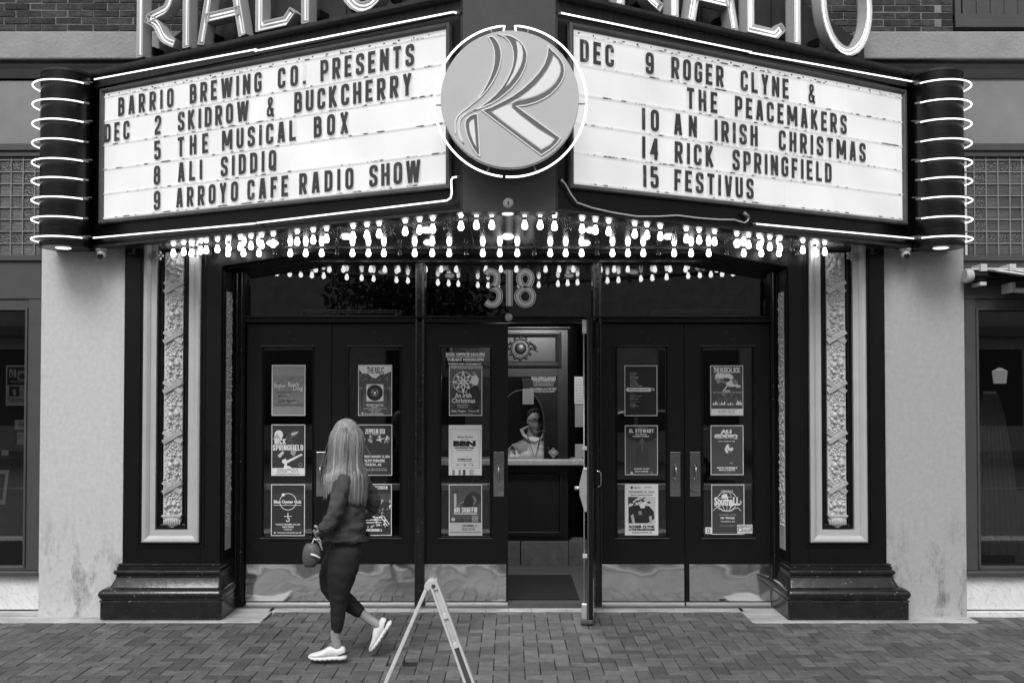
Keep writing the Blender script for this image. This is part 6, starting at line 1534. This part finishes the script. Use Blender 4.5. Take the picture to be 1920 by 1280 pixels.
for i in range(14):
    a = rnd.uniform(-1.2, 1.6); sx_, cy_ = math.sin(a), -math.cos(a); tp = c0 + Vector((.012 + .09 * sx_, .085 * cy_, .10 * rnd.random()))
    e = hpx(608 + (sx_ + .9) / 1.9 * 84 + rnd.uniform(-10, 10), 880 + rnd.uniform(0, 62), cy_ * .16); md_ = (tp + e) / 2 + Vector((rnd.uniform(-.03, .05) + .02 * sx_, cy_ * .05, rnd.uniform(-.02, .03)))
    pts = cr([tuple(tp), tuple(md_), tuple(e)], 6); lk_.tube(pts, [.0016] * (len(pts) - 1) + [.0005], 4)
hk = lk_.build('hair_locks', M['hair'], hr, smooth=True)
# shoes
shoe('shoe', P(651.5, 1231, -.06) , P(582, 1231, -.07), (0, 0, 1), wo)
shoe('shoe', P(733, 1174, .10), P(694, 1231, .10), (-.8, 0, .45), wo)
# bag hanging from her hand
bgc = P(590, 1034, -.12)
bg_ = empty('handbag', tuple(bgc), 'small grey pouch bag swinging from the walking woman\'s hand', 'bag')
b_4 = MB(); rings = []
for k in range(9):
    t = k / 8; z = .075 - .155 * t; rx = .062 * (1 - abs(t - .5) ** 2.6 * 3.6 * .8) ; rx = max(.028, rx); x = bgc.x + .010 * math.sin(t * 3) - .01 * t
    rings.append([Vector((x + rx * math.cos(a), bgc.y + rx * .62 * math.sin(a), bgc.z + z)) for a in [2 * math.pi * j / 18 for j in range(18)]])
b_4.loft(rings).build('pouch', M['bag'], bg_, smooth=True)
MB().tube([P(590, 1018, -.12), P(596, 1004, -.12), P(606, 1012, -.12), P(611, 1026, -.12)], .006, 6).build('strap', pr(170), bg_, smooth=True)
MB().tube([P(598, 1006, -.14), P(606, 1004, -.14), P(611, 1014, -.14)], .005, 6).build('strap', pr(150), bg_, smooth=True)
MB().tube([P(592, 1031, -.165), P(600, 1033, -.17), P(609, 1038, -.165)], .007, 6).build('buckle', pr(215), bg_, smooth=True)

# ---- the man behind the counter
YM = 2.85
mn = empty('person', (at(1000, 860, YM).x, YM, 0), 'man with glasses and beard in a pale hoodie looking down behind the ticket counter', 'person')
def PM(px, py, dy=0.): v = at(px, py, YM); return Vector((v.x, YM + dy, v.z))
mv = [(PM(998, 905), (.17, .13)), (PM(997, 865), (.19, .14)), (PM(997, 835), (.215, .13)), (PM(998, 820), (.10, .09)), (PM(1000, 808, -.02), .06), (PM(1001, 790, -.04), .07),
      (PM(966, 838), .075), (PM(957, 862, -.05), .06), (PM(966, 866, -.28), .04), (PM(1030, 838), .075), (PM(1042, 862, -.05), .06), (PM(1026, 868, -.25), .04)]
skin('body', mv, [(0, 1), (1, 2), (2, 3), (3, 4), (4, 5), (2, 6), (6, 7), (7, 8), (2, 9), (9, 10), (10, 11)], M['skin'], mn)
hv = [(PM(998, 910), (.19, .15)), (PM(997, 870), (.215, .16)), (PM(997, 838), (.235, .15)), (PM(998, 822), (.14, .12)), (PM(999, 816), (.095, .095)),
      (PM(966, 837), .098), (PM(960, 862, -.06), .085), (PM(967, 866, -.24), .062), (PM(1030, 838), .098), (PM(1040, 862, -.06), .085), (PM(1024, 868, -.22), .062)]
hd2 = skin('hoodie', hv, [(0, 1), (1, 2), (2, 3), (3, 4), (2, 5), (5, 6), (6, 7), (2, 8), (8, 9), (9, 10)], M['hoodie'], mn, sub=3, fold=.018, fs=10)
hood = MB(); hood.tube([PM(984, 803, .05), PM(978, 806, .0), PM(982, 815, -.07), PM(993, 823, -.13), PM(1003, 826, -.15), PM(1014, 820, -.13), PM(1022, 808, -.06), PM(1022, 800, .03), PM(1003, 797, .12)], [.016, .020, .018, .015, .012, .015, .018, .016, .020], 10, closed=True); hood.build('hood_collar', M['hoodie'], hd2, smooth=True)
MB().tube([PM(988, 812, -.13), PM(993, 830, -.19), PM(1002, 856, -.21), PM(1009, 830, -.19), PM(1013, 814, -.13)], .005, 6).build('lanyard', pr(25), mn, smooth=True)
MB().ball(PM(1002, 857, -.22), .012, .008, .014, 8, 6).build('lanyard_clip', pr(30), mn, smooth=True)
hm, Mx = headmesh(PM(1003, 788, -.06), R(12), R(7), 1.06); hd = hm.xf(Mx).build('head', mat('clerk_skin', .55, .5), mn, smooth=True)
q = MB()
for sx in (-1, 1): q.tube([(sx * .030 + .021 * math.cos(a), -.098 - .0, .012 + .016 * math.sin(a)) for a in [2 * math.pi * j / 14 for j in range(14)]], .0030, 5, closed=True); q.tube([(sx * .05, -.096, .016), (sx * .078, -.03, .014), (sx * .08, .01, .008)], .0028, 5)
q.tube([(-.010, -.099, .016), (.010, -.099, .016)], .003, 5); q.xf(Mx).build('glasses', pr(18), hd, smooth=True)
q = MB()
for sx in (-1, 1): q.ball((sx * .029, -.088, .010), .010, .006, .004, 10, 6); q.tube([(sx * .014, -.101, .034), (sx * .032, -.100, .038), (sx * .05, -.086, .033)], [.003, .005, .003], 6)
q.xf(Mx).build('eyes_and_brows', pr(25), hd, smooth=True)
bd = MB(); rnd = random.Random(8)
n_, m_ = 26, 8; rg = []
for i in range(m_):
    t = i / (m_ - 1); z = -.066 - .050 * t; ring = []
    for k in range(n_):
        a = R(-105 + 210 * k / (n_ - 1)); rr = (.062 - .022 * t ** 1.3); ring.append(Vector(((rr + .004) * math.sin(a), -(.090 + .012 * (1 - abs(t - .6))) * math.cos(a) * (1 - .06 * t) + .004, z - .004 * math.cos(a))))
    rg.append(ring)
bd.loft(rg, cap=False, closed=False)
bd.xf(Mx).build('beard', M['beard'], hd, smooth=True)
q = MB().tube([(-.030, -.098, -.052), (-.012, -.114, -.041), (0, -.116, -.040), (.012, -.114, -.041), (.030, -.098, -.052)], [.004, .006, .006, .006, .004], 6); q.xf(Mx).build('moustache', M['beard'], hd, smooth=True)
q = MB().tube([(-.018, -.108, -.060), (0, -.113, -.061), (.018, -.108, -.060)], .004, 6); q.xf(Mx).build('lips', mat('lips', .2, .5), hd, smooth=True)
hh = MB(); hh.ball((0, .028, .062), .079, .090, .066, 20, 12)
for i in range(90):
    a, b = rnd.uniform(0, 6.28), rnd.uniform(.0, .62); hh.ball((.066 * math.cos(a) * b * 1.2, -.01 + .08 * math.sin(a) * b * 1.2, .118 - .05 * b * b + rnd.uniform(-.004, .008)), .014, .014, .014, 6, 5)
hh.xf(Mx).build('hair', M['hairdark'], hd, smooth=True)
hand('hand', PM(968, 865, -.27), (.5, -.75, -.15), (0, -.2, -1), mn, M['skin'], 1.05, .45)
hand('hand', PM(1024, 866, -.26), (-.6, -.75, -.1), (0, -.2, -1), mn, M['skin'], 1.05, .45)
# dark chair back and screen beside him
ck = empty('office_chair', (at(1038, 840, 3.2).x, 3.2, 0), 'dark chair back behind the man at the right of the booth', 'chair')
v = at(1050, 830, 3.2); MB().loft([[(v.x - .10, 3.2, v.z + .1), (v.x + .02, 3.2, v.z + .1), (v.x + .02, 3.24, v.z + .1), (v.x - .10, 3.24, v.z + .1)], [(v.x - .14, 3.2, v.z - .25), (v.x + .05, 3.2, v.z - .25), (v.x + .05, 3.24, v.z - .25), (v.x - .14, 3.24, v.z - .25)]]).build('backrest', M['black'], ck, bevel=.02)
sc_ = empty('screen', (at(1028, 845, 2.62).x, 2.62, 1.07), 'dark screen standing on the ticket counter in front of the man', 'screen')
MB().prism([(at(1026, 820, 2.62).x, at(1026, 819, 2.62).z), (at(1036, 820, 2.62).x, at(1036, 819, 2.62).z), (at(1037, 858, 2.62).x, at(1037, 859, 2.62).z), (at(1022, 858, 2.62).x, at(1022, 859, 2.62).z)], 2.61, 2.63, 'y').build('screen_panel', pr(20), sc_)

# ================================================================== A-FRAME STAND
YA = -3.48; af = empty('a_frame_stand', (at(808, 1086, YA).x, YA, 0), 'white plastic A-frame stand open on the brick pavement', 'stand')
sA = F / (YA + 8)
def PA(px, py): v = at(px, py, YA); return (v.x, v.z)
ap = PA(812, 1088); L0 = PA(722, 1284); R0 = PA(889, 1284)
def ext(a, b): k = (a[1] - .012) / (a[1] - b[1]); return (a[0] + (b[0] - a[0]) * k, .012)
lb, rb_ = ext(PA(806, 1092), L0), ext(PA(812, 1088), PA(882, 1284))
def bar(a, b, w0, w1, y0, y1, mb):     # tapered flat bar in the xz plane
    a, b = Vector(a), Vector(b); d = (b - a).normalized(); n_ = Vector((-d.y, d.x))
    q = [a + n_ * w0 / 2, a - n_ * w0 / 2, b - n_ * w1 / 2, b + n_ * w1 / 2]; return mb.prism([(p.x, p.y) for p in q], y0, y1, 'y')
legR = MB(); A2, B2 = Vector(PA(811, 1087)), Vector(rb_); dR = (B2 - A2).normalized(); nR = Vector((-dR.y, dR.x)); LR = (B2 - A2).length
def rb2(t0, t1, o0, o1, y0, y1, mb):
    def pt(t, o): w_ = .040 + .016 * t; p = A2 + dR * LR * t + nR * w_ * o; return (p.x, p.y)
    return mb.prism([pt(t0, o0), pt(t0, o1), pt(t1, o1), pt(t1, o0)], y0, y1, 'y')
for o0, o1 in ((-.5, -.24), (.24, .5)): rb2(0, 1, o0, o1, YA - .014, YA + .03, legR)
rb2(-.0, 1, -.24, .24, YA - .002, YA + .03, legR)
for t0, t1 in ((0, .045), (.16, .185), (.30, .325), (.93, 1)): rb2(t0, t1, -.24, .24, YA - .0138, YA + .0, legR)
rl = legR.build('leg', M['white'], af, bevel=.002)
rb2(.045, .16, -.05, .05, YA - .007, YA - .001, MB()).build('rib', M['white'], rl); rb2(.185, .30, -.04, .06, YA - .007, YA - .001, MB()).build('rib', M['white'], rl)
rb2(.325, .92, -.22, .22, YA - .006, YA - .0025, MB()).build('dark_insert', pr(58), rl)
bar(PA(805, 1090), lb, .017, .020, YA + .004, YA + .05, MB()).build('leg', M['white'], af, bevel=.004)
q = MB(); q.prism([PA(795, 1100), PA(797, 1094), PA(804, 1086), PA(812, 1083), PA(816, 1089), PA(808, 1102), PA(803, 1108)], YA - .003, YA + .035, 'y'); q.build('hinge_block', M['white'], af, bevel=.003)
v = PA(813, 1097); MB().lathe([(.010, .004), (.010, -.004), (.006, -.008), (.001, -.008)], (v[0], YA - .014, v[1]), 6, 'y').build('bolt', M['frame'], af, auto=30)

# ================================================================== ACROSS THE STREET (seen in the glass and the steel)
o = MB().box(-40, 40, -60, -4.2, -.16, -.14).build('road', mat('asphalt', .10, .8, bump=.6, bscale=80, var=.2), None); o['kind'] = 'structure'
o = MB().box(-14, 14, -4.35, -3.98, -.16, .003).build('kerb', M['marble'], None, bevel=.01); o['kind'] = 'structure'
o = MB().box(-40, 40, -23, -19.4, -.16, .0).build('far_pavement', M['panelgrey'], None); o['kind'] = 'structure'
ob_ = empty('building', (0, -23.5, 0), 'dark building across the street mirrored in the transom glass', 'building')
MB().box(-30, 30, -24, -23, 0, 7.5).build('wall', mat('far_wall', .65, .85, var=.2), ob_)
MB().box(-40, 40, -12.2, -12.08, -.139, -.134).build('painted_line', M['white'], ob_)
MB().box(-30, 30, -22.9, -22.6, 3.6, 3.9).build('canopy', mat('far_canopy', .30, .7), ob_)
for k in range(12): MB().box(-26 + k * 4.4, -23.4 + k * 4.4, -23.02, -22.98, .8, 3.2).build('window', mat('far_glass', .02, .2), ob_)
tr = empty('tree', (3.0, -18, 0), 'bushy street tree mirrored in the transom glass', 'tree')
MB().tube([(-2.5, -18, 0), (-2.4, -18, 2.2), (-2.6, -18, 4)], [.16, .13, .09], 8).tube([(-2.4, -18, 2.2), (-3.4, -18.2, 3.8)], [.08, .03], 6).tube([(-2.5, -18, 2.6), (-1.4, -17.8, 4.2)], [.08, .03], 6).build('trunk', M['black'], tr, smooth=True)
rnd = random.Random(2); lf = MB()
for i in range(2600):
    a, b, r = rnd.uniform(0, 6.28), rnd.uniform(-1, 1), rnd.random() ** .4; cxx = rnd.choice(((-2.5, 0), (-3.6, .1), (-1.4, -.2))); s = math.sqrt(1 - b * b)
    p = Vector((cxx[0] + 1.5 * r * s * math.cos(a), -18 + 1.3 * r * s * math.sin(a), 4.3 + cxx[1] + 1.3 * r * b)); u1 = Vector((rnd.uniform(-1, 1), rnd.uniform(-1, 1), rnd.uniform(-1, 1))).normalized() * .09; u2 = u1.orthogonal() * .6
    lf.add([p - u1, p + u2, p + u1, p - u2], [(0, 1, 2, 3)])
lf.build('crown', mat('leaves', .05, .6), tr)['kind'] = 'stuff'
# parked car behind the camera, mirrored in the door glass
car = empty('parked_car', (2.6, -13.2, 0), 'pale parked saloon car mirrored in the right hand door glass', 'car')
pc = [(-2.25, .32), (-2.28, .62), (-2.15, .80), (-1.7, .88), (-1.05, .95), (-.45, 1.36), (.1, 1.46), (.8, 1.44), (1.45, 1.08), (2.05, 1.02), (2.25, .85), (2.3, .5), (2.2, .30)]
pc = [(2.6 + a, b) for a, b in pc]
MB().prism(pc, -14.0, -12.35, 'y').build('body', mat('pale_car_paint', .55, .25, coat=.6), car, bevel=.06)
MB().prism([(2.6 + a, b) for a, b in ((-.95, .98), (-.42, 1.32), (.08, 1.41), (.08, .98))], -12.345, -12.33, 'y').build('window', M['glossy_black'], car)
MB().prism([(2.6 + a, b) for a, b in ((.16, .98), (.16, 1.41), (.76, 1.39), (1.3, 1.06), (1.3, 1.02))], -12.345, -12.33, 'y').build('window', M['glossy_black'], car)
for x in (-1.4, 1.4):
    w_ = MB().lathe([(.31, 0), (.32, .03), (.32, .2), (.30, .22)], (2.6 + x, -12.55, .19), 24, 'y').build('tyre', M['black'], car, auto=40); MB().lathe([(.20, .225), (.19, .235), (.05, .22)], (2.6 + x, -12.55, .19), 12, 'y').build('rim', M['alu'], w_, auto=40)
for y in (-12.6, -13.75): MB().ball((2.6 - 2.2, y, .68), .08, .14, .07, 10, 6).build('headlight', M['white'], car, smooth=True)

for dx, lab in ((-6.6, 'pale parked car mirrored in the left hand door glass'), (9.2, 'pale parked car mirrored in the right shop window')):
    c2_ = car.copy(); col.objects.link(c2_); c2_.location.x += dx; c2_['label'] = lab
    for ch in list(car.children):
        k_ = ch.copy(); col.objects.link(k_); k_.parent = c2_
        for g2 in ch.children:
            j_ = g2.copy(); col.objects.link(j_); j_.parent = k_
